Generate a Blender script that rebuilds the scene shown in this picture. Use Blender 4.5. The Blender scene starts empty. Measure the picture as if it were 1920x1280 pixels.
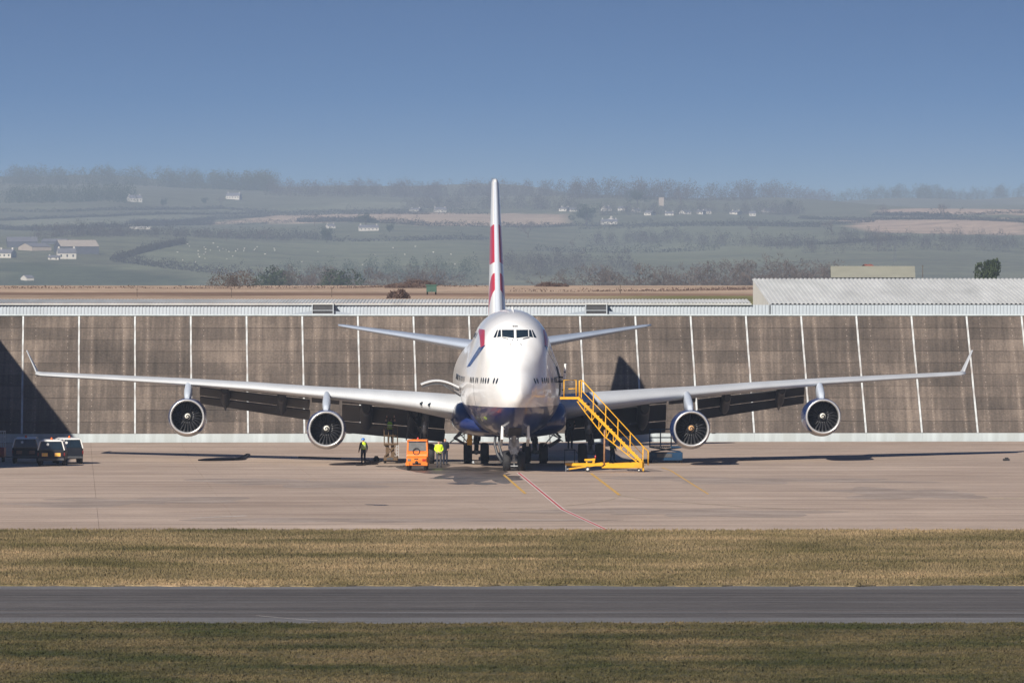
import bpy, bmesh, math, random
import numpy as np
from mathutils import Vector, Matrix
from mathutils.bvhtree import BVHTree

# ------------------------------------------------------------------ camera, sky, sun, exposure
SC = bpy.context.scene
COL = SC.collection
F = 12800.0            # focal length in photo pixels (1920 wide)
CX, HY, CAMZ = 960.0, 579.6, 10.0
cam_data = bpy.data.cameras.new('camera')
cam_data.sensor_width = 36.0
cam_data.lens = F / 1920 * 36.0
cam_data.shift_y = -(640 - HY) / 1920
cam_data.clip_start = 1.0
cam_data.clip_end = 40000
cam = bpy.data.objects.new('camera', cam_data)
cam.location = (0, 0, CAMZ)
cam.rotation_euler = (math.pi / 2, 0, 0)
COL.objects.link(cam)
SC.camera = cam

SUN_AZ, SUN_EL = math.radians(28.5), math.radians(33)      # azimuth: how far left of straight behind the camera
SUN = Vector((-math.sin(SUN_AZ) * math.cos(SUN_EL), -math.cos(SUN_AZ) * math.cos(SUN_EL), math.sin(SUN_EL)))
world = bpy.data.worlds.new('World')
SC.world = world
world.use_nodes = True
wn = world.node_tree
wn.nodes.clear()
w_out = wn.nodes.new('ShaderNodeOutputWorld')
w_bg = wn.nodes.new('ShaderNodeBackground')
w_sky = wn.nodes.new('ShaderNodeTexSky')
w_sky.sky_type = 'NISHITA'
w_sky.sun_disc = False
w_sky.sun_elevation = SUN_EL
w_sky.sun_rotation = math.pi + SUN_AZ
w_sky.air_density = 1.0
w_sky.dust_density = 1.0
w_sky.ozone_density = 2.6
# clear air right down to the haze layer: elevation is compressed so that the blue starts low
w_tc = wn.nodes.new('ShaderNodeTexCoord')
w_sep = wn.nodes.new('ShaderNodeSeparateXYZ')
def w_math(op, a, b):
    x = wn.nodes.new('ShaderNodeMath'); x.operation = op
    for i, v in enumerate((a, b)):
        if isinstance(v, (int, float)): x.inputs[i].default_value = v
        else: wn.links.new(v, x.inputs[i])
    return x.outputs[0]
w_up = w_math('SUBTRACT', 1.0, w_math('MINIMUM', w_math('MAXIMUM', w_math('SUBTRACT', w_sep.outputs['Z'], .007), 0.0), 1.0))
w_elev = w_math('MAXIMUM', w_math('SUBTRACT', 1.0, w_math('POWER', w_up, 11.0)), .02)
w_com = wn.nodes.new('ShaderNodeCombineXYZ')
w_hsv = wn.nodes.new('ShaderNodeHueSaturation')
w_hsv.inputs['Saturation'].default_value = 1.65
w_hsv.inputs['Value'].default_value = 1.0
w_hsv.inputs['Hue'].default_value = 0.508
wn.links.new(w_tc.outputs['Generated'], w_sep.inputs[0])
wn.links.new(w_sep.outputs['X'], w_com.inputs['X'])
wn.links.new(w_sep.outputs['Y'], w_com.inputs['Y'])
wn.links.new(w_elev, w_com.inputs['Z'])
wn.links.new(w_com.outputs[0], w_sky.inputs['Vector'])
wn.links.new(w_sky.outputs[0], w_hsv.inputs['Color'])
wn.links.new(w_hsv.outputs[0], w_bg.inputs['Color'])
wn.links.new(w_bg.outputs[0], w_out.inputs['Surface'])
w_bg.inputs['Strength'].default_value = 0.053

sun_data = bpy.data.lights.new('sun', 'SUN')
sun_data.energy = 5.0
sun_data.angle = math.radians(0.53)
sun_data.color = (1.0, 0.93, 0.83)
sun_obj = bpy.data.objects.new('sun', sun_data)
sun_obj.rotation_euler = SUN.to_track_quat('Z', 'Y').to_euler()
sun_obj.location = (-60, -60, 120)
COL.objects.link(sun_obj)

SC.view_settings.view_transform = 'Standard'
SC.view_settings.look = 'None'
SC.view_settings.exposure = 0.38
SC.view_settings.gamma = 1.0
SC.view_settings.use_curve_mapping = False
SC.render.engine = 'CYCLES'
SC.cycles.use_denoising = True
SC.cycles.max_bounces = 6
SC.cycles.volume_bounces = 1
SC.cycles.transparent_max_bounces = 8

rng = np.random.default_rng(7)
random.seed(7)

# ------------------------------------------------------------------ helpers
def at(x, y, d):
    """a photo pixel at distance d -> world point"""
    return Vector(((x - CX) / F * d, d, CAMZ - (y - HY) / F * d))

def gz(Y):
    return 0.37 * min(1.0, max(0.0, (Y - 446.0) / 50.0))

def ground_at(x, y):
    """a photo pixel on the apron / grass -> world point"""
    d = CAMZ * F / (y - HY)
    for _ in range(20):
        d = (CAMZ - gz(d)) * F / (y - HY)
    return Vector(((x - CX) / F * d, d, gz(d)))

class MB:
    """collects boxes, tubes, lofts ... into one mesh"""
    def __init__(s):
        s.v, s.f, s.m, s.sm = [], [], [], []
    def add(s, vs, fs, mi=0, smooth=False):
        o = len(s.v)
        s.v += [tuple(p) for p in vs]
        for f in fs:
            s.f.append([i + o for i in f]); s.m.append(mi); s.sm.append(smooth)
        return s
    def box(s, x0, x1, y0, y1, z0, z1, mi=0):
        v = [(x0,y0,z0),(x1,y0,z0),(x1,y1,z0),(x0,y1,z0),(x0,y0,z1),(x1,y0,z1),(x1,y1,z1),(x0,y1,z1)]
        return s.add(v, BOXF, mi)
    def hexa(s, p, mi=0):
        """8 corners, bottom ring then top ring"""
        return s.add(p, BOXF, mi)
    def bar(s, a, b, w, h=None, mi=0, up=(0, 0, 1)):
        """rectangular bar from a to b"""
        a, b = Vector(a), Vector(b); h = h or w
        d = (b - a).normalized(); u = Vector(up)
        if abs(d.dot(u)) > .98: u = Vector((0, 1, 0))
        r = d.cross(u).normalized() * (w / 2); t = r.cross(d).normalized() * (h / 2)
        p = [a - r - t, a + r - t, a + r + t, a - r + t, b - r - t, b + r - t, b + r + t, b - r + t]
        return s.add(p, [(3,2,1,0),(4,5,6,7),(0,1,5,4),(1,2,6,5),(2,3,7,6),(3,0,4,7)], mi)
    def tube(s, pts, r, n=8, mi=0, cap=True, smooth=True):
        pts = [Vector(p) for p in pts]
        rs = r if isinstance(r, (list, tuple)) else [r] * len(pts)
        rings = []
        u = None
        for i, p in enumerate(pts):
            d = (pts[min(i + 1, len(pts) - 1)] - pts[max(i - 1, 0)]).normalized()
            if u is None:
                u = Vector((0, 0, 1)) if abs(d.z) < .9 else Vector((1, 0, 0))
            a = d.cross(u).normalized(); b = a.cross(d).normalized(); u = b
            rings.append([p + (a * math.cos(t) + b * math.sin(t)) * rs[i] for t in [2 * math.pi * k / n for k in range(n)]])
        return s.loft(rings, mi, cap, smooth)
    def loft(s, rings, mi=0, cap=True, smooth=True, closed=True):
        n = len(rings[0]); vs = [p for r in rings for p in r]; fs = []
        for i in range(len(rings) - 1):
            for k in range(n if closed else n - 1):
                a = i * n + k; b = i * n + (k + 1) % n
                fs.append((a, b, b + n, a + n))
        s.add(vs, fs, mi, smooth)
        if cap:
            o = len(s.v) - len(vs)
            s.f.append([o + k for k in range(n)][::-1]); s.m.append(mi); s.sm.append(False)
            s.f.append([o + (len(rings) - 1) * n + k for k in range(n)]); s.m.append(mi); s.sm.append(False)
        return s
    def lathe(s, prof, c, axis='y', n=24, mi=0, smooth=True, cap=False):
        """prof: (axial, radius) pairs"""
        rings = []
        for a, r in prof:
            ring = []
            for k in range(n):
                t = 2 * math.pi * k / n
                if axis == 'y': ring.append((c[0] + r * math.cos(t), c[1] + a, c[2] + r * math.sin(t)))
                elif axis == 'x': ring.append((c[0] + a, c[1] + r * math.cos(t), c[2] + r * math.sin(t)))
                else: ring.append((c[0] + r * math.cos(t), c[1] + r * math.sin(t), c[2] + a))
            rings.append(ring)
        return s.loft(rings, mi, cap, smooth)
    def mesh(s, name, mats):
        me = bpy.data.meshes.new(name)
        me.from_pydata(s.v, [], s.f)
        for m in (mats if isinstance(mats, (list, tuple)) else [mats]): me.materials.append(m)
        if len(s.f):
            me.polygons.foreach_set('material_index', s.m)
            me.polygons.foreach_set('use_smooth', s.sm)
        bm = bmesh.new(); bm.from_mesh(me)
        bmesh.ops.recalc_face_normals(bm, faces=bm.faces)
        bm.to_mesh(me); bm.free()
        return me
    def build(s, name, mats, parent=None, loc=None):
        return link(name, s.mesh(name, mats), parent, loc)

BOXF = [(3,2,1,0),(4,5,6,7),(0,1,5,4),(1,2,6,5),(2,3,7,6),(3,0,4,7)]

def link(name, data, parent=None, loc=None, rot=None):
    o = bpy.data.objects.new(name, data)
    COL.objects.link(o)
    if parent is not None: o.parent = parent
    if loc is not None: o.location = loc
    if rot is not None: o.rotation_euler = rot
    return o

def tag(o, label=None, cat=None, group=None, kind=None):
    if label: o['label'] = label
    if cat: o['category'] = cat
    if group: o['group'] = group
    if kind: o['kind'] = kind
    return o

def empty(name, loc=(0, 0, 0), rz=0.0):
    o = bpy.data.objects.new(name, None)
    COL.objects.link(o); o.location = loc; o.rotation_euler = (0, 0, rz)
    o.empty_display_size = .3
    return o

def copy_tree(o, parent=None):
    c = o.copy(); COL.objects.link(c); c.parent = parent
    for ch in list(o.children): copy_tree(ch, c)
    return c

def bevel(o, w=.02, seg=2, ang=40):
    m = o.modifiers.new('bevel', 'BEVEL'); m.width = w; m.segments = seg
    m.limit_method = 'ANGLE'; m.angle_limit = math.radians(ang)
    return o

def pchip(xs, ys):
    xs = np.array(xs, float); ys = np.array(ys, float)
    h = np.diff(xs); dl = np.diff(ys) / h
    m = np.zeros_like(xs)
    for i in range(1, len(xs) - 1):
        if dl[i - 1] * dl[i] > 0:
            w1, w2 = 2 * h[i] + h[i - 1], h[i] + 2 * h[i - 1]
            m[i] = (w1 + w2) / (w1 / dl[i - 1] + w2 / dl[i])
    m[0], m[-1] = dl[0], dl[-1]
    def f(x):
        x = min(max(x, xs[0]), xs[-1])
        i = min(max(int(np.searchsorted(xs, x)) - 1, 0), len(xs) - 2)
        t = (x - xs[i]) / h[i]
        return float((2*t**3 - 3*t**2 + 1) * ys[i] + (t**3 - 2*t**2 + t) * h[i] * m[i] + (-2*t**3 + 3*t**2) * ys[i+1] + (t**3 - t**2) * h[i] * m[i+1])
    return f

# ------------------------------------------------------------------ materials
def new_mat(name):
    m = bpy.data.materials.new(name); m.use_nodes = True
    n = m.node_tree; b = n.nodes['Principled BSDF']
    return m, n, b

def nd(n, t, **kw):
    x = n.nodes.new(t)
    for k, v in kw.items(): setattr(x, k, v)
    return x

def mat(name, col, rough=.6, metal=0.0, var=.12, scale=6.0, spec=.5, bump=0.0, coat=0.0, coords='Object', stretch=(1, 1, 1), dirt=None, dirt_amt=.3):
    """plain procedural material: base colour broken up by noise, optional second colour for dirt"""
    m, n, b = new_mat(name)
    tc = nd(n, 'ShaderNodeTexCoord'); mp = nd(n, 'ShaderNodeMapping'); mp.inputs['Scale'].default_value = stretch
    no = nd(n, 'ShaderNodeTexNoise'); no.inputs['Scale'].default_value = scale; no.inputs['Detail'].default_value = 5
    n.links.new(tc.outputs[coords], mp.inputs[0]); n.links.new(mp.outputs[0], no.inputs['Vector'])
    r = nd(n, 'ShaderNodeValToRGB')
    r.color_ramp.elements[0].position = .3; r.color_ramp.elements[1].position = .7
    r.color_ramp.elements[0].color = [c * (1 - var) for c in col] + [1]
    r.color_ramp.elements[1].color = [min(1, c * (1 + var)) for c in col] + [1]
    n.links.new(no.outputs['Fac'], r.inputs[0])
    out = r.outputs[0]
    if dirt:
        n2 = nd(n, 'ShaderNodeTexNoise'); n2.inputs['Scale'].default_value = scale * .35; n2.inputs['Detail'].default_value = 8
        n.links.new(mp.outputs[0], n2.inputs['Vector'])
        r2 = nd(n, 'ShaderNodeValToRGB'); r2.color_ramp.elements[0].position = .48; r2.color_ramp.elements[1].position = .72
        r2.color_ramp.elements[1].color = [dirt_amt] * 3 + [1]
        n.links.new(n2.outputs['Fac'], r2.inputs[0])
        mx = nd(n, 'ShaderNodeMix', data_type='RGBA')
        n.links.new(r2.outputs[0], mx.inputs['Factor']); n.links.new(out, mx.inputs['A']); mx.inputs['B'].default_value = list(dirt) + [1]
        out = mx.outputs['Result']
    n.links.new(out, b.inputs['Base Color'])
    b.inputs['Roughness'].default_value = rough; b.inputs['Metallic'].default_value = metal
    b.inputs['Specular IOR Level'].default_value = spec; b.inputs['Coat Weight'].default_value = coat
    b.inputs['Coat Roughness'].default_value = .08
    if bump:
        bp = nd(n, 'ShaderNodeBump'); bp.inputs['Strength'].default_value = bump; bp.inputs['Distance'].default_value = .05
        n.links.new(no.outputs['Fac'], bp.inputs['Height']); n.links.new(bp.outputs[0], b.inputs['Normal'])
    return m

M = {}
M['white_paint'] = mat('white paint', (.84, .84, .82), .28, var=.03, scale=.6, coat=.4, dirt=(.62, .60, .56), dirt_amt=.25)
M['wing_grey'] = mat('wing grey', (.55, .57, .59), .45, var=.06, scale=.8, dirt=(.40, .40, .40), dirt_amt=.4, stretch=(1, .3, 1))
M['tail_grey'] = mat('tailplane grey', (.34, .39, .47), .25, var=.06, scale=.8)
M['under_shade_grey'] = mat('wing underside shade grey', (.20, .20, .21), .4, var=.1, scale=.8, dirt=(.12, .115, .11), dirt_amt=.5, stretch=(1, .3, 1))  # wing grey darkened to stand in for shade under the wing
M['flap_grey'] = mat('flap grey', (.055, .056, .06), .5, var=.15, scale=1.2, stretch=(1, .3, 1), dirt=(.035, .033, .032), dirt_amt=.5)  # dirty grey, set darker still to stand in for underwing shade
M['bare_metal'] = mat('polished metal', (.80, .81, .82), .32, metal=.65, var=.04, scale=3)
M['gear_silver'] = mat('gear silver paint', (.50, .52, .55), .4, metal=.2, var=.25, scale=7, dirt=(.10, .09, .08), dirt_amt=.6)
M['steel'] = mat('gear steel', (.36, .38, .41), .42, metal=.6, var=.25, scale=9, dirt=(.05, .045, .04), dirt_amt=.6)
M['blue_paint'] = mat('dark blue paint', (.012, .03, .15), .16, var=.08, scale=.8, coat=.5, dirt=(.03, .03, .06), dirt_amt=.3)
M['red_paint'] = mat('red paint', (.50, .03, .05), .3, var=.05, scale=1, coat=.3)
M['glass'] = mat('dark glass', (.012, .022, .032), .06, var=.2, scale=3, spec=.6)
M['rubber'] = mat('tyre rubber', (.018, .018, .02), .75, var=.25, scale=8, dirt=(.06, .055, .05), dirt_amt=.3)
M['black'] = mat('matt black', (.012, .012, .014), .6, var=.2, scale=5)
M['dark_grey'] = mat('dark grey metal', (.06, .062, .068), .5, var=.2, scale=5)
M['fan'] = mat('fan titanium', (.045, .045, .05), .35, metal=.3, var=.1, scale=6)
M['yellow'] = mat('yellow paint', (.78, .40, .012), .42, var=.08, scale=3, dirt=(.35, .17, .03), dirt_amt=.4)
M['orange'] = mat('orange paint', (.78, .19, .012), .42, var=.08, scale=3, dirt=(.30, .09, .03), dirt_amt=.45)
M['lift_blue'] = mat('lift blue paint', (.005, .038, .095), .55, var=.1, scale=4, spec=.3, dirt=(.012, .02, .03), dirt_amt=.5)
M['lift_brown_shaded'] = mat('lift ochre darkened for shade', (.11, .065, .03), .55, var=.15, scale=4, dirt=(.07, .05, .03), dirt_amt=.6)  # paint darkened so the lift looks shaded by the wing
M['van_body'] = mat('van dark blue paint', (.006, .008, .016), .5, var=.1, scale=2, coat=.0, spec=.3, dirt=(.04, .04, .04), dirt_amt=.3)
M['van_white'] = mat('van white paint', (.72, .72, .70), .35, var=.04, scale=2, dirt=(.45, .43, .4), dirt_amt=.3)
M['lamp_red'] = mat('red lamp glass', (.45, .03, .02), .25, var=.1, scale=8)
M['lamp_orange'] = mat('orange lamp glass', (.85, .16, .03), .25, var=.1, scale=8)
M['red_box'] = mat('red steel', (.42, .03, .03), .5, var=.1, scale=4, dirt=(.15, .03, .03), dirt_amt=.4)
M['galv'] = mat('galvanised steel', (.55, .57, .58), .45, metal=.4, var=.1, scale=6)
M['rust'] = mat('rusty steel', (.30, .16, .08), .7, var=.3, scale=9)
M['skin'] = mat('skin', (.55, .33, .25), .5, var=.06, scale=12)
M['hivis'] = mat('high visibility yellow', (.62, .85, .03), .6, var=.08, scale=14)
M['hivis_green'] = mat('high visibility green', (.22, .50, .03), .65, var=.15, scale=14)
M['reflective'] = mat('reflective tape', (.75, .78, .74), .35, var=.05, scale=14)
M['navy_cloth'] = mat('navy cloth', (.014, .018, .035), .85, var=.25, scale=14)
M['grey_cloth'] = mat('grey cloth', (.055, .055, .065), .85, var=.25, scale=14)
M['helmet_blue'] = mat('blue helmet', (.02, .14, .50), .35, var=.05, scale=8)
M['hair'] = mat('brown hair', (.05, .03, .02), .7, var=.2, scale=30)
# ------------------------------------------------------------------ ground, apron, taxiway, grass
WROT = math.radians(3.2)                      # the wall and the slab joints are turned a little
WU = Vector((math.cos(WROT), math.sin(WROT), 0)); WN = Vector((-math.sin(WROT), math.cos(WROT), 0))
WB0 = Vector((0, 496.0, 0))                   # wall foot on the view axis
W_H, W_LEAN, W_Z0 = 9.1, 7.3, .37

def wall_v(X, Y):                             # distance behind the wall foot
    return (X - WB0.x) * WN.x + (Y - WB0.y) * WN.y

def ground_material(name, cols, scales, rough=.9, bump=.0, streak=None):
    """colour from world position: large patches, medium mottling, fine grain"""
    m, n, b = new_mat(name)
    g = nd(n, 'ShaderNodeNewGeometry')
    prev = None
    for i, (sc, det) in enumerate(scales):
        no = nd(n, 'ShaderNodeTexNoise'); no.inputs['Scale'].default_value = sc; no.inputs['Detail'].default_value = det; no.inputs['Roughness'].default_value = .62
        n.links.new(g.outputs['Position'], no.inputs['Vector'])
        r = nd(n, 'ShaderNodeValToRGB'); e = r.color_ramp.elements
        e[0].position, e[1].position = cols[i][2]
        e[0].color = list(cols[i][0]) + [1]; e[1].color = list(cols[i][1]) + [1]
        n.links.new(no.outputs['Fac'], r.inputs[0])
        if prev is None: prev = r.outputs[0]
        else:
            mx = nd(n, 'ShaderNodeMix', data_type='RGBA', blend_type='MULTIPLY'); mx.inputs['Factor'].default_value = 1
            n.links.new(prev, mx.inputs['A']); n.links.new(r.outputs[0], mx.inputs['B']); prev = mx.outputs['Result']
    if streak:
        mp = nd(n, 'ShaderNodeMapping'); mp.inputs['Scale'].default_value = streak[0]
        n.links.new(g.outputs['Position'], mp.inputs[0])
        no = nd(n, 'ShaderNodeTexNoise'); no.inputs['Scale'].default_value = 1; no.inputs['Detail'].default_value = 7; no.inputs['Roughness'].default_value = .65
        n.links.new(mp.outputs[0], no.inputs['Vector'])
        r = nd(n, 'ShaderNodeValToRGB'); e = r.color_ramp.elements; e[0].position, e[1].position = .36, .64
        e[0].color = list(streak[1]) + [1]; e[1].color = list(streak[2]) + [1]
        n.links.new(no.outputs['Fac'], r.inputs[0])
        mx = nd(n, 'ShaderNodeMix', data_type='RGBA', blend_type='MULTIPLY'); mx.inputs['Factor'].default_value = 1
        n.links.new(prev, mx.inputs['A']); n.links.new(r.outputs[0], mx.inputs['B']); prev = mx.outputs['Result']
    n.links.new(prev, b.inputs['Base Color'])
    b.inputs['Roughness'].default_value = rough; b.inputs['Specular IOR Level'].default_value = .25
    if bump:
        no = nd(n, 'ShaderNodeTexNoise'); no.inputs['Scale'].default_value = 9; no.inputs['Detail'].default_value = 6
        n.links.new(g.outputs['Position'], no.inputs['Vector'])
        bp = nd(n, 'ShaderNodeBump'); bp.inputs['Strength'].default_value = bump; bp.inputs['Distance'].default_value = .1
        n.links.new(no.outputs['Fac'], bp.inputs['Height']); n.links.new(bp.outputs[0], b.inputs['Normal'])
    return m

M['soil'] = ground_material('soil and tar', [((.05, .045, .04), (.09, .08, .07), (.3, .7))], [(.6, 6)])
M['concrete'] = ground_material('apron concrete',
    [((.42, .325, .26), (.55, .44, .36), (.3, .7)), ((.86, .86, .86), (1.06, 1.05, 1.04), (.3, .7)), ((.85, .85, .85), (1.05, 1.05, 1.05), (.35, .65))],
    [(.05, 6), (.35, 6), (6, 4)], rough=.8, streak=((.03, .55, 1), (.70, .685, .675), (1.06, 1.05, 1.04)))
M['asphalt'] = ground_material('taxiway asphalt',
    [((.084, .077, .073), (.114, .105, .10), (.3, .7)), ((.85, .85, .85), (1.1, 1.1, 1.1), (.3, .7)), ((.75, .75, .75), (1.2, 1.2, 1.2), (.35, .65))],
    [(.08, 5), (.9, 5), (12, 3)], rough=.85, streak=((.012, .5, 1), (.72, .72, .72), (1.22, 1.2, 1.2)))
M['asphalt_light'] = ground_material('taxiway shoulder asphalt',
    [((.125, .122, .124), (.175, .17, .172), (.3, .7)), ((.75, .75, .75), (1.2, 1.2, 1.2), (.35, .65))],
    [(.2, 5), (10, 3)], rough=.85, streak=((.02, .8, 1), (.8, .8, .8), (1.15, 1.15, 1.15)))
M['grass'] = ground_material('dry winter grass',
    [((.135, .118, .056), (.34, .262, .165), (.36, .62)), ((.70, .74, .66), (1.15, 1.10, 1.08), (.3, .7)), ((.55, .55, .52), (1.25, 1.22, 1.2), (.3, .7))],
    [(.11, 7), (.7, 6), (6, 4)], rough=.95, bump=.6, streak=((.03, .22, 1), (.72, .74, .70), (1.22, 1.18, 1.16)))
M['grass_green'] = ground_material('mown green grass',
    [((.052, .060, .022), (.19, .146, .086), (.36, .68)), ((.65, .70, .62), (1.15, 1.10, 1.08), (.3, .7)), ((.55, .55, .52), (1.25, 1.22, 1.2), (.3, .7))],
    [(.16, 7), (.8, 6), (7, 4)], rough=.95, bump=.6, streak=((.04, .3, 1), (.68, .72, .66), (1.25, 1.2, 1.18)))

def strip(name, m, xa, xb, ys, zoff, kind='structure', nx=1, yfun=None, skirt=False):
    """a sheet across the view that follows the ground profile"""
    mb = MB(); xs = np.linspace(xa, xb, nx + 1)
    vs = [(x, (yfun(x, y) if yfun else y), gz(y) + zoff) for y in ys for x in xs]
    k = nx + 1; nr = len(ys)
    if skirt: vs = [(x, y, z - .12) for x, y, z in vs[:k]] + vs; nr += 1       # turf edge drops to the tarmac
    fs = [(i * k + j, i * k + j + 1, (i + 1) * k + j + 1, (i + 1) * k + j) for i in range(nr - 1) for j in range(nx)]
    mb.add(vs, fs)
    return tag(mb.build(name, m), kind=kind)

g = strip('ground', M['soil'], -900, 900, [-300, 0, 150, 300, 446, 496, 530], -.08)
Y_T0, Y_T1, Y_G = 217.2, 247.0, 308.3
def edge_noise(seed):
    ph = [random.Random(seed + k).uniform(0, 6.28) for k in range(4)]
    return lambda x: .22 * math.sin(x * .9 + ph[0]) + .30 * math.sin(x * .37 + ph[1]) + .20 * math.sin(x * 2.3 + ph[2]) + .14 * math.sin(x * 5.1 + ph[3])
e1, e2, e3 = edge_noise(1), edge_noise(2), edge_noise(3)
strip('taxiway', M['asphalt'], -700, 700, [Y_T0 - 1, 219.5, 230, 244.2, Y_T1 + 1.5], -.02)
strip('taxiway_shoulder', M['asphalt_light'], -700, 700, [Y_T0 - 1, 222.0], -.012)
strip('taxiway_shoulder', M['asphalt_light'], -700, 700, [244.3, Y_T1 + 1.5], -.012)
lawn_near = strip('lawn', M['grass_green'], -300, 300, [-60, 60, 120, 160, 200, Y_T0], .03, nx=1500, yfun=lambda x, y: y + (e1(x) if y > 210 else 0))
lawn_mid = strip('grass_verge', M['grass'], -300, 300, [Y_T1, 262, 285, Y_G], .03, nx=1500, skirt=True, yfun=lambda x, y: y + x * (.012 if y < 250 else -.012) + (e2(x) if y < 250 else e3(x) if y > 300 else 0))

# grass tufts: uncountable, scattered by geometry nodes over the two lawns (only near the view)
def tuft_mesh(name, m, seed, n=9, h=.11):
    r = random.Random(seed); mb = MB()
    for _ in range(n):
        a = r.uniform(0, 6.28); d = r.uniform(0, .10); x, y = d * math.cos(a), d * math.sin(a)
        hh = h * r.uniform(.5, 1.25); l = r.uniform(0, .06); b = r.uniform(0, 6.28); w = r.uniform(.010, .02)
        c, s_ = math.cos(b) * w, math.sin(b) * w
        mb.add([(x - c, y - s_, 0), (x + c, y + s_, 0), (x + l * math.cos(a), y + l * math.sin(a), hh)], [(0, 1, 2)])
    return mb.mesh(name, m)

def scatter(name, label, src_mesh, region_mat, ys, xr, yfun, density, seed):
    """one object: a hidden-free patch of ground whose only output is tufts"""
    mb = MB(); nx = 400; xs = np.linspace(-xr, xr, nx + 1)
    vs = [(x, yfun(x, y), .032) for y in ys for x in xs]; k = nx + 1
    fs = [(i * k + j, i * k + j + 1, (i + 1) * k + j + 1, (i + 1) * k + j) for i in range(len(ys) - 1) for j in range(nx)]
    mb.add(vs, fs)
    o = mb.build(name, region_mat)
    src = bpy.data.objects.new(name + '_tuft', src_mesh)      # not linked to the scene: only a source for instances
    ng = bpy.data.node_groups.new(name, 'GeometryNodeTree')
    ng.interface.new_socket('Geometry', in_out='INPUT', socket_type='NodeSocketGeometry')
    ng.interface.new_socket('Geometry', in_out='OUTPUT', socket_type='NodeSocketGeometry')
    gi = ng.nodes.new('NodeGroupInput'); go = ng.nodes.new('NodeGroupOutput')
    dp = ng.nodes.new('GeometryNodeDistributePointsOnFaces'); dp.inputs['Density'].default_value = density; dp.inputs['Seed'].default_value = seed
    oi = ng.nodes.new('GeometryNodeObjectInfo'); oi.inputs['Object'].default_value = src
    ip = ng.nodes.new('GeometryNodeInstanceOnPoints')
    rv = ng.nodes.new('FunctionNodeRandomValue'); rv.data_type = 'FLOAT_VECTOR'
    rv.inputs[0].default_value = (0, 0, 0); rv.inputs[1].default_value = (.25, .25, 6.28)
    rs = ng.nodes.new('FunctionNodeRandomValue'); rs.data_type = 'FLOAT'
    rs.inputs[2].default_value = .55; rs.inputs[3].default_value = 1.4
    ng.links.new(gi.outputs[0], dp.inputs['Mesh']); ng.links.new(dp.outputs['Points'], ip.inputs['Points'])
    ng.links.new(oi.outputs['Geometry'], ip.inputs['Instance']); ng.links.new(rv.outputs[0], ip.inputs['Rotation']); ng.links.new(rs.outputs[1], ip.inputs['Scale'])
    ng.links.new(ip.outputs[0], go.inputs[0])
    md = o.modifiers.new('tufts', 'NODES'); md.node_group = ng
    return tag(o, label, 'grass', kind='stuff')

scatter('grass_tufts', 'short green and straw grass blades in front of the taxiway', tuft_mesh('tuft', M['grass_green'], 1, h=.06), M['grass_green'],
        [165, 190, Y_T0], 26, lambda x, y: y + (e1(x) if y > 210 else 0), 26, 3)
scatter('grass_tufts', 'dry straw coloured grass blades between taxiway and apron', tuft_mesh('tuft', M['grass'], 2, h=.075), M['grass'],
        [Y_T1, 275, Y_G], 36, lambda x, y: y + x * (.012 if y < 250 else -.012) + (e2(x) if y < 250 else e3(x) if y > 300 else 0), 24, 5)

# apron: concrete slabs, joints turned with the wall
apron = tag(empty('apron', (0, 400, 0)), kind='structure')
SLX, SLY = 6.5, 13.0
SROT = math.radians(3.65); SLU = Vector((math.cos(SROT), math.sin(SROT), 0)); SLN = Vector((-math.sin(SROT), math.cos(SROT), 0))
orig = ground_at(453, 990)
n_slab = 0
for i in range(-6, 11):
    for j in range(-1, 15):
        def pt(a, b):
            p = Vector((orig.x, orig.y, 0)) + SLU * (a * SLX) + SLN * (b * SLY); return p
        gap = .007 / SLX, .007 / SLY
        q = [pt(i + gap[0], j + gap[1]), pt(i + 1 - gap[0], j + gap[1]), pt(i + 1 - gap[0], j + 1 - gap[1]), pt(i + gap[0], j + 1 - gap[1])]
        if max(p.y for p in q) < 306 or min(wall_v(p.x, p.y) for p in q) > -.3: continue
        # cut slabs at the wall foot
        for k in range(4):
            v = wall_v(q[k].x, q[k].y)
            if v > -.1: q[k] = q[k] - WN * (v + .1)
        mid = [(q[1] + q[2]) / 2, (q[0] + q[3]) / 2]
        dz = random.uniform(-.003, .003)
        # split where the apron starts to rise so each slab follows the ground
        def row(a, b, t): return a + (b - a) * t
        ts = [0, .25, .5, .75, 1]
        top = [[row(q[0], q[3], t), row(q[1], q[2], t)] for t in ts]
        mb = MB(); vs = []
        for l, r_ in top:
            for p in (l, r_): vs.append((p.x, p.y - 400, gz(p.y) + dz)); vs.append((p.x, p.y - 400, gz(p.y) - .07))
        fs = []
        for k in range(4):
            o = k * 4
            fs += [(o, o + 2, o + 6, o + 4), (o, o + 4, o + 5, o + 1), (o + 2, o + 3, o + 7, o + 6)]
        fs += [(0, 1, 3, 2), (16, 18, 19, 17)]
        mb.add(vs, fs)
        mb.build('slab', M['concrete'], apron); n_slab += 1

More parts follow.
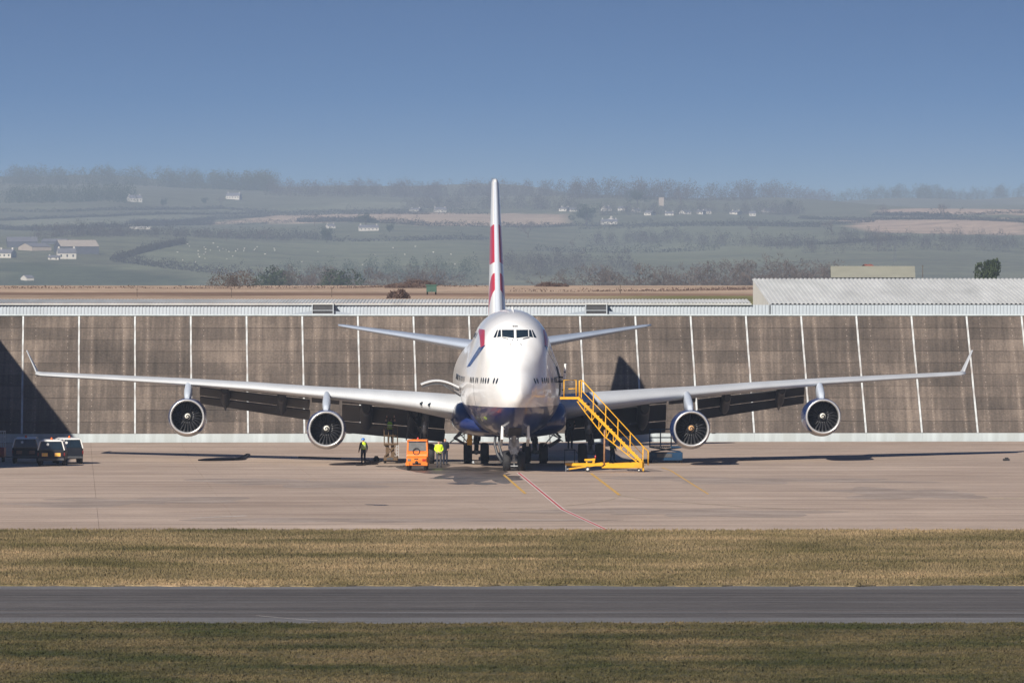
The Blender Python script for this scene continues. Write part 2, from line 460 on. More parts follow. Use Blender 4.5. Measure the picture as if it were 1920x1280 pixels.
# ------------------------------------------------------------------ painted lines, stains, puddles
def ribbon(name, pts, w, m, z, kind='structure', jitter=0):
    mb = MB(); vs = []; P = [Vector(p) for p in pts]; Q = []
    for a, b in zip(P[:-1], P[1:]):
        k = max(1, int((b - a).length / 3)); Q += [a + (b - a) * t / k for t in range(k)]
    Q.append(P[-1])
    for i, p in enumerate(Q):
        d = (Q[min(i + 1, len(Q) - 1)] - Q[max(i - 1, 0)]); d.z = 0; d.normalize(); nrm = Vector((-d.y, d.x, 0)) * (w / 2)
        for sgn in (-1, 1):
            r = p + nrm * sgn * (1 + random.uniform(-jitter, jitter)); vs.append((r.x, r.y, gz(r.y) + z))
    mb.add(vs, [(2 * i, 2 * i + 1, 2 * i + 3, 2 * i + 2) for i in range(len(Q) - 1)])
    return tag(mb.build(name, m), kind=kind)

def worn(name, col, wear, sc=3.0):
    """road paint with holes worn through to concrete colour"""
    m, n, b = new_mat(name)
    g_ = nd(n, 'ShaderNodeNewGeometry'); no = nd(n, 'ShaderNodeTexNoise'); no.inputs['Scale'].default_value = sc; no.inputs['Detail'].default_value = 8
    n.links.new(g_.outputs['Position'], no.inputs['Vector'])
    r = nd(n, 'ShaderNodeValToRGB'); r.color_ramp.elements[0].position = wear - .08; r.color_ramp.elements[1].position = wear + .08
    r.color_ramp.elements[0].color = (.34, .27, .225, 1); r.color_ramp.elements[1].color = list(col) + [1]
    n.links.new(no.outputs['Fac'], r.inputs[0]); n.links.new(r.outputs[0], b.inputs['Base Color']); b.inputs['Roughness'].default_value = .8
    return m
M['line_red'] = worn('red line paint', (.46, .07, .07), .34)
M['line_white'] = worn('white line paint', (.66, .62, .58), .40)
M['line_yellow'] = worn('yellow line paint', (.62, .35, .04), .42)
M['line_faint'] = worn('faded yellow paint', (.50, .40, .24), .50)
G = ground_at
red_path = [G(972, 886), G(1055, 955), G(1143, 995.5)]
ribbon('painted_line', red_path, .25, M['line_white'], .008)
ribbon('painted_line', red_path, .13, M['line_red'], .012)
ribbon('painted_line', [G(945, 890), G(962, 905), G(985, 925)], .16, M['line_yellow'], .008)
ribbon('painted_line', [G(1108, 887), G(1162, 928)], .18, M['line_yellow'], .008)
ribbon('painted_line', [G(1164, 929), G(1210, 935), G(1290, 942), G(1400, 950), G(1620, 960), G(1930, 966)], .12, M['line_faint'], .0075)
ribbon('painted_line', [G(1160, 930), G(1150, 935), G(1122, 941), G(1060, 948), G(950, 953)], .10, M['line_faint'], .0075)
ribbon('painted_line', [G(1240, 876), G(1258, 882), G(1328, 926)], .11, M['line_yellow'], .008)
ribbon('painted_line', [G(357, 971), G(462, 966.5)], .30, M['line_white'], .008, jitter=.4)
ribbon('painted_line', [G(838, 953), G(915, 953.4)], .22, M['line_faint'], .008, jitter=.4)
ribbon('painted_line', [G(1840, 934.5), G(1960, 934)], 1.2, M['line_faint'], .008, jitter=.3)
ribbon('painted_line', [G(480, 1153) + Vector((0, 0, 0)), G(596, 1163)], .05, M['line_white'], -.001)
for y_, w_ in ((225.2, .9), (228.0, .35), (233.6, .5), (239.5, .3)):
    ribbon('wear_streak', [Vector((-60, y_, 0)), Vector((0, y_ + .15, 0)), Vector((60, y_ - .1, 0))], w_, M['asphalt_light'], -.009, jitter=.5)
# slot drains and tar joints that run across behind the gear
M['tar'] = ground_material('tar and rubber marks', [((.03, .027, .025), (.075, .065, .058), (.3, .7))], [(1.2, 6)])
for yy, w in ((857.5, .16), (861.5, .10), (866.2, .22), (870.4, .12)):
    a = G(-60, yy - .8); b = G(1980, yy + .9)
    ribbon('drain_channel', [a, (a + b) / 2 + Vector((0, .25, 0)), b], w, M['tar'], .006, jitter=.35)

def blob(name, x, y, rx, ry, m, z, seed, n=64, rough=.45, kind='structure'):
    """irregular patch lying on the apron; centre in photo pixels, radii in metres"""
    c = G(x, y); r = random.Random(seed); ph = [(r.uniform(0, 6.28), r.uniform(.3, 1)) for _ in range(9)]
    vs = [(c.x, c.y, gz(c.y) + z)]
    for k in range(n):
        t = 2 * math.pi * k / n
        f = 1 + rough * sum(a[1] * math.sin((i + 2) * t + a[0]) / (i + 2) for i, a in enumerate(ph))
        X, Y = c.x + rx * f * math.cos(t), c.y + ry * f * math.sin(t); vs.append((X, Y, gz(Y) + z))
    mb = MB(); mb.add(vs, [(0, 1 + k, 1 + (k + 1) % n) for k in range(n)])
    return tag(mb.build(name, m), kind=kind)
M['damp'] = ground_material('damp stained concrete', [((.06, .047, .040), (.17, .135, .115), (.35, .65)), ((.75, .75, .75), (1.1, 1.1, 1.1), (.3, .7))], [(.5, 7), (3, 5)], rough=.42)
M['damp_dark'] = ground_material('oil stained concrete', [((.035, .03, .027), (.085, .07, .06), (.35, .65))], [(.9, 7)], rough=.3)
M['scuff'] = ground_material('scuffed concrete', [((.30, .24, .20), (.44, .36, .305), (.35, .65)), ((.8, .8, .8), (1.08, 1.08, 1.08), (.3, .7))], [(.3, 7), (3, 5)], rough=.8, streak=((.03, .55, 1), (.75, .74, .73), (1.08, 1.07, 1.06)))
M['water'] = mat('standing water', (.03, .028, .026), .03, var=.2, scale=.5, spec=.8)
blob('stain', 868, 886, 2.5, 20, M['damp'], .004, 11, rough=.9)
blob('stain', 812, 878, 1.7, 9, M['damp'], .0045, 19, rough=.9)
blob('stain', 925, 893, 1.5, 11, M['damp'], .005, 12, rough=.9)
blob('stain', 893, 906, 1.0, 3.0, M['damp_dark'], .010, 13, rough=.9)
blob('stain', 860, 896, 1.3, 2.2, M['damp_dark'], .009, 18, rough=.9)
blob('stain', 922, 879, 2.6, 5.5, M['damp_dark'], .0065, 14, rough=.8)
blob('stain', 738, 874, 1.0, 1.6, M['damp_dark'], .005, 16, rough=.9)
blob('stain', 708, 946, .5, .8, M['damp_dark'], .005, 17, rough=.9)
for k_, (x_, y_, a_, b_) in enumerate(((560, 905, 5, 9), (1420, 900, 7, 8), (1700, 925, 4, 10), (240, 940, 5, 8), (1290, 960, 6, 7), (700, 975, 7, 4))):
    blob('stain', x_, y_, a_, b_, M['scuff'], .003 + k_ * .0002, 40 + k_, rough=.9)
blob('puddle', 935, 866.5, 4.6, 3.6, M['water'], .012, 21, rough=.5)
blob('puddle', 845, 867, 2.6, 2.0, M['water'], .012, 22, rough=.7)
blob('puddle', 1035, 866, 2.8, 2.2, M['water'], .0125, 23, rough=.6)

# ------------------------------------------------------------------ leaning blast wall
def solve_t(x, f):                                # station along the wall whose point at lean fraction f shows at photo column x
    b = WB0 + WN * (W_LEAN * f); k = (x - CX) / F
    return (k * b.y - b.x) / (WU.x - k * WU.y)
t_a, t_b = solve_t(253, 1), solve_t(1812, 1)
BAY = (t_b - t_a) / 15
T0 = t_a - 5 * BAY
NB = 24
SL = Vector((WN.x * W_LEAN, WN.y * W_LEAN, W_H)); SLEN = SL.length; SU = SL.normalized()     # up the slope
SNRM = WU.cross(SU).normalized()                                                            # out of the face, towards the camera
if SNRM.y > 0: SNRM = -SNRM
def wall_pt(t, s, out=0.0):
    return Vector((WB0.x, WB0.y, W_Z0)) + WU * t + SU * s + SNRM * out
wall = tag(empty('blast_wall', WB0 + Vector((0, 0, W_Z0))), 'long leaning brown concrete wall with pale posts behind the airliner', 'wall')

def wall_material():
    m, n, b = new_mat('weathered concrete panel')
    g_ = nd(n, 'ShaderNodeNewGeometry'); oi = nd(n, 'ShaderNodeObjectInfo'); tc = nd(n, 'ShaderNodeTexCoord')
    base = nd(n, 'ShaderNodeValToRGB'); e = base.color_ramp.elements
    e[0].color = (.052, .044, .038, 1); e[1].color = (.215, .172, .14, 1); e[0].position, e[1].position = 0, 1
    k = base.color_ramp.elements.new(.55); k.color = (.115, .093, .078, 1)
    # panel to panel tone + large mottling + vertical streaks + fine grain
    n1 = nd(n, 'ShaderNodeTexNoise'); n1.inputs['Scale'].default_value = .22; n1.inputs['Detail'].default_value = 6
    n.links.new(g_.outputs['Position'], n1.inputs['Vector'])
    mp = nd(n, 'ShaderNodeMapping'); mp.inputs['Scale'].default_value = (3.2, .16, .22)
    n.links.new(g_.outputs['Position'], mp.inputs[0])
    n2 = nd(n, 'ShaderNodeTexNoise'); n2.inputs['Scale'].default_value = 1; n2.inputs['Detail'].default_value = 7; n2.inputs['Roughness'].default_value = .65
    n.links.new(mp.outputs[0], n2.inputs['Vector'])
    n3 = nd(n, 'ShaderNodeTexNoise'); n3.inputs['Scale'].default_value = 7; n3.inputs['Detail'].default_value = 5
    n.links.new(g_.outputs['Position'], n3.inputs['Vector'])
    def mth(op, a, bb):
        x = nd(n, 'ShaderNodeMath', operation=op)
        for i, v in enumerate((a, bb)):
            if isinstance(v, (int, float)): x.inputs[i].default_value = v
            else: n.links.new(v, x.inputs[i])
        return x.outputs[0]
    s_ = mth('MULTIPLY', oi.outputs['Random'], .30)
    s_ = mth('ADD', s_, mth('MULTIPLY', n1.outputs['Fac'], 1.35))
    s_ = mth('ADD', s_, mth('MULTIPLY', n2.outputs['Fac'], 1.15))
    s_ = mth('ADD', s_, mth('MULTIPLY', n3.outputs['Fac'], .75))
    sp_ = nd(n, 'ShaderNodeSeparateXYZ'); n.links.new(tc.outputs['Object'], sp_.inputs[0])
    for fx in (.23, .80):
        dd = mth('ABSOLUTE', mth('SUBTRACT', sp_.outputs['X'], BAY * fx), 0.0)
        st_ = mth('MULTIPLY', mth('MAXIMUM', mth('SUBTRACT', 1.0, mth('DIVIDE', dd, .22)), 0.0), mth('MULTIPLY', n2.outputs['Fac'], .55))
        s_ = mth('ADD', s_, st_)
    s_ = mth('SUBTRACT', s_, 1.29)
    n.links.new(s_, base.inputs[0]); n.links.new(base.outputs[0], b.inputs['Base Color'])
    b.inputs['Roughness'].default_value = .9; b.inputs['Specular IOR Level'].default_value = .2
    bp = nd(n, 'ShaderNodeBump'); bp.inputs['Strength'].default_value = .35; bp.inputs['Distance'].default_value = .04
    n.links.new(n3.outputs['Fac'], bp.inputs['Height']); n.links.new(bp.outputs[0], b.inputs['Normal'])
    return m
M['wall'] = wall_material()
M['mortar'] = mat('pale joint mortar', (.30, .25, .21), .9, var=.3, scale=2)
M['post'] = mat('flaking white post paint', (.52, .54, .54), .65, var=.2, scale=5, coords='Object', dirt=(.24, .155, .11), dirt_amt=1.0, stretch=(1, 1, .35))
M['plinth'] = mat('pale painted plinth', (.46, .51, .52), .6, var=.14, scale=1.2, dirt=(.38, .41, .40), dirt_amt=.7, stretch=(1.5, 1, .2))
M['bolt'] = mat('limewashed bolt', (.34, .29, .25), .7, var=.3, scale=5)

# local frame of a panel: x along wall, y outwards (towards camera = -y), z up the slope
pan_rot = Matrix((WU, -SNRM, SU)).transposed().to_euler()
PL0 = .62 / W_H * SLEN                     # plinth length on the slope
NR = 10
PH = (SLEN - PL0) / NR
mb = MB()
mb.box(.09, BAY - .09, 0, .16, .012, PH - .012)
panel_me = mb.mesh('panel', M['wall']); 
mbb = MB()
for fx in (.23, .80):
    for fz in (.3, .8):
        c = (BAY * fx, -.012, PH * fz)
        mbb.lathe([(-.02, .0), (-.02, .032), (.02, .036)], c, 'y', 6, smooth=False)
bolt_me = mbb.mesh('bolt_set', M['bolt'])
mb = MB(); mb.box(-.065, .065, -.04, .14, 0, SLEN - PL0); post_me = mb.mesh('post', M['post'])
mb = MB(); mb.box(.004, BAY - .004, -.07, .12, 0, .63); plinth_me = mb.mesh('plinth', M['plinth'])
wi = wall.matrix_world.inverted()
wall_loc = wall.location
for i in range(NB):
    t = T0 + (i - 2) * BAY
    for j in range(NR):
        o = link('panel', panel_me, wall, wall_pt(t, PL0 + j * PH, random.uniform(-.006, .01)) - wall_loc, pan_rot)
        bo = link('bolts', bolt_me, o); bo['kind'] = 'stuff'
    link('post', post_me, wall, wall_pt(t, PL0 + random.uniform(-.02, .02)) - wall_loc, pan_rot)
    link('plinth', plinth_me, wall, Vector((WB0.x, WB0.y, W_Z0 - .02)) + WU * t + WN * (PL0 * W_LEAN / SLEN - .1) - wall_loc, (0, 0, WROT))
mb = MB(); mb.box(0, BAY * NB, -.10, .22, 0, .12)
o = mb.build('coping', M['plinth'], wall, wall_pt(T0 - 2 * BAY, SLEN) - wall_loc); o.rotation_euler = pan_rot
mb = MB(); mb.box(0, BAY * NB, .13, .35, PL0 - .1, SLEN - .02)
o = mb.build('backing', M['mortar'], wall, wall_pt(T0 - 2 * BAY, 0) - wall_loc); o.rotation_euler = pan_rot

# hangar beside the apron, out of the picture on the left: its eave throws the slanting shadow on the wall
M['hangar'] = mat('hangar cladding', (.42, .45, .47), .6, var=.06, scale=.5)
def sun_back(p, h):                          # where an edge of height h must be to shade point p
    k = (h - p.z) / SUN.z; return p + SUN * k
HH = 15.0
sA = wall_pt(solve_t(128, .08), .9); sA = Vector((at(136, 812, 496.5).x, 496.5, .98))
sB = at(0, 635, 501.9)
hA, hB = sun_back(sA, HH), sun_back(sB, HH)
hd = (hB - hA); hd.z = 0; hd.normalize()
corner = sun_back(G(168, 873), HH)
hs = hA + hd * ((corner - hA).dot(hd))
he = hs + hd * 110
hn = Vector((-hd.y, hd.x, 0))
if hn.x > 0: hn = -hn
hangar = tag(empty('hangar', (hs.x, hs.y, 0)), 'tall clad hangar beside the apron at the left of the wall', 'hangar')
def quadprism(a, b, c, d, z0, z1): return [(*p, z0) for p in (a, b, c, d)] + [(*p, z1) for p in (a, b, c, d)]
mb = MB(); o2 = Vector((hs.x, hs.y))
a_, b_ = Vector((0, 0)), (he - hs).xy; c_, d_ = b_ + hn.xy * 60, hn.xy * 60
mb.hexa(quadprism(a_ + hn.xy * .4, b_ + hn.xy * .4, c_, d_, -.1, HH - .5)); mb.build('wall', M['hangar'], hangar)
mb = MB(); r0 = [(a_ + hn.xy * 0), b_, c_, d_]
mid0, mid1 = hn.xy * 30, b_ + hn.xy * 30
v = [(*r0[0], HH - .5), (*r0[1], HH - .5), (*r0[2], HH - .5), (*r0[3], HH - .5), (*r0[0], HH), (*r0[1], HH), (*r0[2], HH), (*r0[3], HH), (*mid0, HH + 4), (*mid1, HH + 4)]
mb.add(v, [(0, 1, 2, 3), (0, 1, 5, 4), (2, 3, 7, 6), (4, 5, 9, 8), (6, 7, 8, 9), (0, 4, 8, 7, 3), (1, 5, 9, 6, 2)]); mb.build('roof', M['galv'], hangar)

# ------------------------------------------------------------------ terrain behind the wall
FS = 2.2                                      # how far off the hillside stands
far_d = [1746, 1896, 2096, 2446, 2796, 3146, 3496, 3996, 4496, 4996, 5996, 8496]
far_z = [12.0, 19.5, 26.3, 35.5, 45, 54, 64, 75, 84, 80, 60, 50]
T_Y = [0, 7.3, 10, 16, 70, 95, 140, 300, 432, 520, 900, 1500] + [d * FS - 496 for d in far_d]
T_Z = [.1, 9.05, 9.1, 6.0, 6.0, 10.6, 11.1, 12.2, 13.2, 12.3, 2.0, 0.0] + [10 + (z - 10) * FS for z in far_z]
tzf = pchip(T_Y, T_Z)
RIDGE = pchip([-420, -330, -200, -130, 0, 60, 200, 420], [14, 13, 9, 3, 3, 0, -3, 2])
def tz(X, Y):
    v = wall_v(X, Y)
    if v < 120: vv = v
    else: vv = (Y - 496)
    z = tzf(max(vv, 0)) if vv > 8.2 else max(-.3, max(vv, 0) / W_LEAN * W_H + W_Z0 - .9)
    z = min(z, 8.9) if vv < 12 else z
    d = Y - 496
    if d > 3000:
        a = FS * min(1, (d - 3000) / 1900); X1, d1 = X / FS, d / FS
        z += a * (2.2 * math.sin(X1 * .011 + d1 * .0021) + 1.6 * math.sin(X1 * .023 - d1 * .0043 + 1.3) + 1.0 * math.sin(X1 * .05 + 2.1 + d1 * .003))
        s_ = X / (Y / 4500.0)
        z += FS * max(0, min(1, (d1 - 2900) / 1000)) * RIDGE(s_)
    return z
def on_hill(x, y, d0=3300, d1=10300):
    """first terrain point along the sight line through a photo pixel, beyond d0"""
    d = d0; prev = None
    while d < d1:
        p = at(x, y, d)
        if tz(p.x, p.y) >= p.z: return Vector((p.x, p.y, tz(p.x, p.y)))
        d += 6
    p = at(x, y, d1 - 200); return Vector((p.x, p.y, tz(p.x, p.y)))

def in_poly(x, y, poly):
    c = False; n = len(poly); j = n - 1
    for i in range(n):
        xi, yi = poly[i]; xj, yj = poly[j]
        if (yi > y) != (yj > y) and x < (xj - xi) * (y - yi) / (yj - yi) + xi: c = not c
        j = i
    return c
def fieldpoly(pts, d0=3300): return [tuple(on_hill(x, y, d0).xy) for x, y in pts]
GREEN, PALE, TAN, BROWN, DARKG, STRAW = (.145, .155, .095), (.18, .185, .12), (.42, .32, .23), (.26, .17, .12), (.075, .09, .05), (.42, .31, .225)
FIELDS = [(fieldpoly(p), c) for p, c in [
    ([(250, 420), (520, 402), (1070, 402), (1075, 420), (800, 424), (480, 416)], TAN),
    ([(940, 400), (1070, 402), (1075, 420), (930, 422)], TAN),
    ([(200, 505), (345, 452), (620, 450), (900, 455), (900, 520), (560, 530)], GREEN),
    ([(0, 415), (260, 400), (480, 402), (250, 424), (0, 430)], PALE),
    ([(1080, 428), (1420, 420), (1560, 440), (1500, 490), (1100, 500)], GREEN),
    ([(1560, 410), (1930, 412), (1930, 440), (1640, 436)], STRAW),
    ([(1640, 395), (1930, 392), (1930, 404), (1700, 405)], STRAW),
    ([(0, 490), (180, 500), (420, 535), (0, 540)], DARKG),
    ([(620, 380), (900, 378), (900, 392), (640, 394)], PALE),
    ([(520, 385), (700, 383), (690, 398), (520, 400)], GREEN)]]
ys = [496 + v for v in (0, 2, 4, 6, 7.3, 8.2, 10, 12, 14, 16, 30, 50, 70, 80, 90, 95, 105, 120)] + list(np.arange(630, 1000, 12)) + list(np.arange(1000, 3500, 90)) + list(np.arange(3500, 10300, 32)) + list(np.arange(10300, 16600, 300))
xs_near = np.concatenate([np.arange(-2700, -900, 75), np.arange(-900, 901, 15.0), np.arange(975, 2701, 75)])
tv, tcol = [], []
for y in ys:
    for x in xs_near:
        if y < 640:
            Y = y + x * math.tan(WROT)          # rows run along the wall close to it
            if abs(x) > 200: Y = y + math.copysign(200, x) * math.tan(WROT)
        else: Y = y
        tv.append((x, Y, tz(x, Y)))
        d = Y - 496
        if d < 12: c = (.08, .07, .05)
        elif d < 520:
            f = 30 * math.sin(x * .02) + d
            c = STRAW if f < 150 else BROWN if f < 215 else STRAW
            if x > 14 and d < 160: c = (.17, .16, .07)
        else:
            c = (.13, .135, .085)
            for poly, pc in FIELDS:
                if in_poly(x, Y, poly): c = pc; break
        tcol.append((*c, 1))
k = len(xs_near)
tf = [(i * k + j, i * k + j + 1, (i + 1) * k + j + 1, (i + 1) * k + j) for i in range(len(ys) - 1) for j in range(k - 1)]
me = bpy.data.meshes.new('terrain'); me.from_pydata(tv, [], tf)
ca = me.color_attributes.new('field', 'FLOAT_COLOR', 'POINT')
ca.data.foreach_set('color', np.array(tcol, np.float32).ravel())
me.polygons.foreach_set('use_smooth', [True] * len(me.polygons))
def terrain_material():
    m, n, b = new_mat('fields and pasture')
    at_ = nd(n, 'ShaderNodeAttribute', attribute_name='field'); g_ = nd(n, 'ShaderNodeNewGeometry')
    prev = at_.outputs['Color']
    for sc, lo, hi in ((.012, .75, 1.2), (.09, .72, 1.22), (.9, .7, 1.25)):
        no = nd(n, 'ShaderNodeTexNoise'); no.inputs['Scale'].default_value = sc; no.inputs['Detail'].default_value = 6
        n.links.new(g_.outputs['Position'], no.inputs['Vector'])
        r = nd(n, 'ShaderNodeValToRGB'); r.color_ramp.elements[0].position = .32; r.color_ramp.elements[1].position = .68
        r.color_ramp.elements[0].color = (lo, lo, lo, 1); r.color_ramp.elements[1].color = (hi, hi, hi, 1)
        n.links.new(no.outputs['Fac'], r.inputs[0])
        mx = nd(n, 'ShaderNodeMix', data_type='RGBA', blend_type='MULTIPLY'); mx.inputs['Factor'].default_value = 1
        n.links.new(prev, mx.inputs['A']); n.links.new(r.outputs[0], mx.inputs['B']); prev = mx.outputs['Result']
    n.links.new(prev, b.inputs['Base Color']); b.inputs['Roughness'].default_value = 1; b.inputs['Specular IOR Level'].default_value = .1
    return m
M['terrain'] = terrain_material(); me.materials.append(M['terrain'])
tag(link('hills', me), kind='structure')
# ------------------------------------------------------------------ the airliner
# local frame: x = to the right in the picture, y = aft from the nose, z = up from the ground
AIR = empty('airliner', (.29, 415.0, 0), .0225)
tag(AIR, 'white and dark blue four-engined jumbo jet parked nose-on in front of the wall', 'airliner')
S_  = [0, .12, .3, .6, 1.0, 1.5, 2.2, 3.0, 4.0, 5.0, 6.5, 8.5, 11, 15, 20, 24, 28, 32, 36, 46, 52, 58, 64, 68, 70.2]
hw  = pchip(S_, [.02, .28, .45, .66, .88, 1.08, 1.31, 1.55, 1.84, 2.08, 2.37, 2.71, 3.02, 3.22, 3.25, 3.25, 3.25, 3.25, 3.25, 3.25, 3.0, 2.4, 1.5, .8, .25])
hb  = pchip(S_, [4.78, 4.42, 4.18, 3.90, 3.62, 3.36, 3.06, 2.80, 2.54, 2.36, 2.17, 2.04, 1.97, 1.95, 1.95, 1.95, 1.95, 1.95, 1.95, 1.95, 2.5, 3.75, 5.15, 6.1, 6.7])
hl  = pchip(S_, [4.82, 5.18, 5.42, 5.70, 5.98, 6.28, 6.62, 6.95, 7.30, 7.60, 7.95, 8.25, 8.42, 8.45, 8.45, 8.45, 8.45, 8.45, 8.45, 8.45, 8.45, 8.4, 8.2, 7.8, 7.2])
ht  = pchip(S_, [4.82, 5.18, 5.42, 5.70, 6.0, 6.35, 6.85, 7.45, 8.22, 8.92, 9.44, 9.76, 9.92, 10.0, 10.0, 9.85, 9.35, 8.75, 8.45, 8.45, 8.45, 8.4, 8.2, 7.8, 7.2])
hu  = pchip(S_, [.01, .12, .2, .3, .42, .58, .85, 1.2, 1.58, 1.86, 2.10, 2.24, 2.3, 2.32, 2.32, 2.3, 2.25, 2.2, 2.2, 2.2, 2.0, 1.6, 1.1, .6, .2])

def hull2d(pts):
    pts = sorted(set((round(a, 5), round(b, 5)) for a, b in pts))
    def half(ps):
        h = []
        for p in ps:
            while len(h) >= 2 and (h[-1][0]-h[-2][0])*(p[1]-h[-2][1]) - (h[-1][1]-h[-2][1])*(p[0]-h[-2][0]) <= 0: h.pop()
            h.append(p)
        return h
    l, u = half(pts), half(pts[::-1]); return l[:-1] + u[:-1]

def ring(s, n=72):
    w, zb, zl, zt, wu = hw(s), hb(s), hl(s), ht(s), hu(s)
    zc, hh = (zb + zl) / 2, (zl - zb) / 2
    pts = [(w * math.cos(t), zc + hh * math.sin(t)) for t in np.linspace(0, 2 * math.pi, 96, endpoint=False)]
    ru = min(wu, (zt - zb) / 2)
    pts += [(wu * math.cos(t), zt - ru + ru * math.sin(t)) for t in np.linspace(0, 2 * math.pi, 96, endpoint=False)]
    H = hull2d(pts); c = (0, (zb + zt) / 2)
    out = []
    for k in range(n):
        t = 2 * math.pi * k / n; dx, dz = math.cos(t), math.sin(t); best = 0
        for i in range(len(H)):
            (x1, z1), (x2, z2) = H[i], H[(i + 1) % len(H)]
            ex, ez = x2 - x1, z2 - z1; den = dx * ez - dz * ex
            if abs(den) < 1e-12: continue
            r = ((x1 - c[0]) * ez - (z1 - c[1]) * ex) / den; q = ((x1 - c[0]) * dz - (z1 - c[1]) * dx) / den
            if r > 0 and -1e-6 <= q <= 1 + 1e-6: best = max(best, r)
        out.append((dx * best, s, c[1] + dz * best))
    return out

def fuselage_material():
    m, n, b = new_mat('airliner paint')
    tc = nd(n, 'ShaderNodeTexCoord'); sp = nd(n, 'ShaderNodeSeparateXYZ'); n.links.new(tc.outputs['Object'], sp.inputs[0])
    gt = nd(n, 'ShaderNodeMath', operation='GREATER_THAN'); gt.inputs[1].default_value = 4.03; n.links.new(sp.outputs['Z'], gt.inputs[0])
    no = nd(n, 'ShaderNodeTexNoise'); no.inputs['Scale'].default_value = .9; no.inputs['Detail'].default_value = 6; n.links.new(tc.outputs['Object'], no.inputs['Vector'])
    r = nd(n, 'ShaderNodeValToRGB'); r.color_ramp.elements[0].position = .35; r.color_ramp.elements[1].position = .62
    r.color_ramp.elements[0].color = (.86, .85, .825, 1); r.color_ramp.elements[1].color = (.91, .91, .90, 1); n.links.new(no.outputs['Fac'], r.inputs[0])
    r2 = nd(n, 'ShaderNodeValToRGB'); r2.color_ramp.elements[0].color = (.006, .018, .095, 1); r2.color_ramp.elements[1].color = (.010, .028, .14, 1); n.links.new(no.outputs['Fac'], r2.inputs[0])
    mx = nd(n, 'ShaderNodeMix', data_type='RGBA'); n.links.new(gt.outputs[0], mx.inputs['Factor']); n.links.new(r2.outputs[0], mx.inputs['A']); n.links.new(r.outputs[0], mx.inputs['B'])
    # skin panel seams: faint rings every few metres
    n.links.new(mx.outputs['Result'], b.inputs['Base Color'])
    b.inputs['Roughness'].default_value = .3; b.inputs['Coat Weight'].default_value = .6; b.inputs['Coat Roughness'].default_value = .05
    return m
M['fuselage'] = fuselage_material()
ss = list(np.concatenate([[0, .05, .12, .2, .3, .42, .56, .72, .9], np.arange(1.1, 9, .25), np.arange(9, 24, 1.0), np.arange(24, 37, .8), np.arange(38, 47, 3), np.arange(47, 70.3, 1.0)]))
mb = MB(); mb.loft([ring(s) for s in ss]); fus = mb.build('fuselage', M['fuselage'], AIR)
bvh = BVHTree.FromPolygons(mb.v, mb.f)
def front_hit(x, z):
    h = bvh.ray_cast(Vector((x, -5, z)), Vector((0, 1, 0))); return h
def side_hit(sgn, s, z):
    h = bvh.ray_cast(Vector((sgn * 9, s, z)), Vector((-sgn, 0, 0))); return h

def front_patch(name, poly, m, off=.012, parent=AIR, n=6):
    """quad (x,z corners) pressed onto the nose from the front, as a thin curved pane"""
    p = [Vector((a, b)) for a, b in poly]; vs = []
    for i in range(n + 1):
        for j in range(n + 1):
            u, v = i / n, j / n
            q = (p[0] * (1 - u) + p[1] * u) * (1 - v) + (p[3] * (1 - u) + p[2] * u) * v
            h = front_hit(q.x, q.y); tries = 0
            while h[0] is None and tries < 60: q = Vector((q.x * .985, q.y)); h = front_hit(q.x, q.y); tries += 1
            loc, nr = (h[0], h[1]) if h[0] else (Vector((q.x, 5, q.y)), Vector((0, -1, 0)))
            if nr.y > 0: nr = -nr
            vs.append(loc + nr * off)
    mb = MB(); mb.add(vs, [(i*(n+1)+j, (i+1)*(n+1)+j, (i+1)*(n+1)+j+1, i*(n+1)+j+1) for i in range(n) for j in range(n)], smooth=True)
    return mb.build(name, m, parent)
def side_patch(name, sgn, outline, m, off=.012, n=14, parent=AIR):
    """outline: list of (s, z_low, z_high): a decal strip pressed on the fuselage side"""
    vs = []; k = n + 1
    for s, z0, z1 in outline:
        for j in range(k):
            z = z0 + (z1 - z0) * j / n; h = side_hit(sgn, s, z)
            if h[0] is None: h = (Vector((sgn * 1.0, s, z)), Vector((sgn, 0, 0)))
            nr = h[1] if h[1].x * sgn > 0 else -h[1]
            vs.append(h[0] + nr * off)
    mb = MB(); mb.add(vs, [(i*k+j, (i+1)*k+j, (i+1)*k+j+1, i*k+j+1) for i in range(len(outline)-1) for j in range(n)], smooth=True)
    return mb.build(name, m, parent)

# windscreen: two front panes and two side panes on each side
wz0, wz1 = 8.22, 8.73
for sg in (-1, 1):
    front_patch('windscreen_pane', [(sg*.07, wz0), (sg*.80, wz0 + .10), (sg*.80, wz1), (sg*.07, wz1)] if sg > 0 else [(sg*.80, wz0 + .10), (sg*.07, wz0), (sg*.07, wz1), (sg*.80, wz1)], M['glass'])
    front_patch('windscreen_pane', [(sg*.86, wz0 + .08), (sg*1.10, wz0 + .05), (sg*.98, wz1 - .01), (sg*.86, wz1)], M['glass'])
    front_patch('windscreen_pane', [(sg*1.15, wz0 + .05), (sg*1.33, wz0 + .02), (sg*1.10, wz1 - .02), (sg*1.03, wz1 - .01)], M['glass'])
    # wiper
    mb = MB(); pts = []
    for t in np.linspace(0, 1, 5):
        x = sg * (.82 - .38 * t) if sg < 0 else sg * (.86 - .40 * t); z = wz0 + .05 - .10 * t
        h = front_hit(x, z); pts.append(h[0] + Vector((0, -.05, .02)))
    mb.tube(pts, .022, 5); mb.build('wiper', M['dark_grey'], AIR)
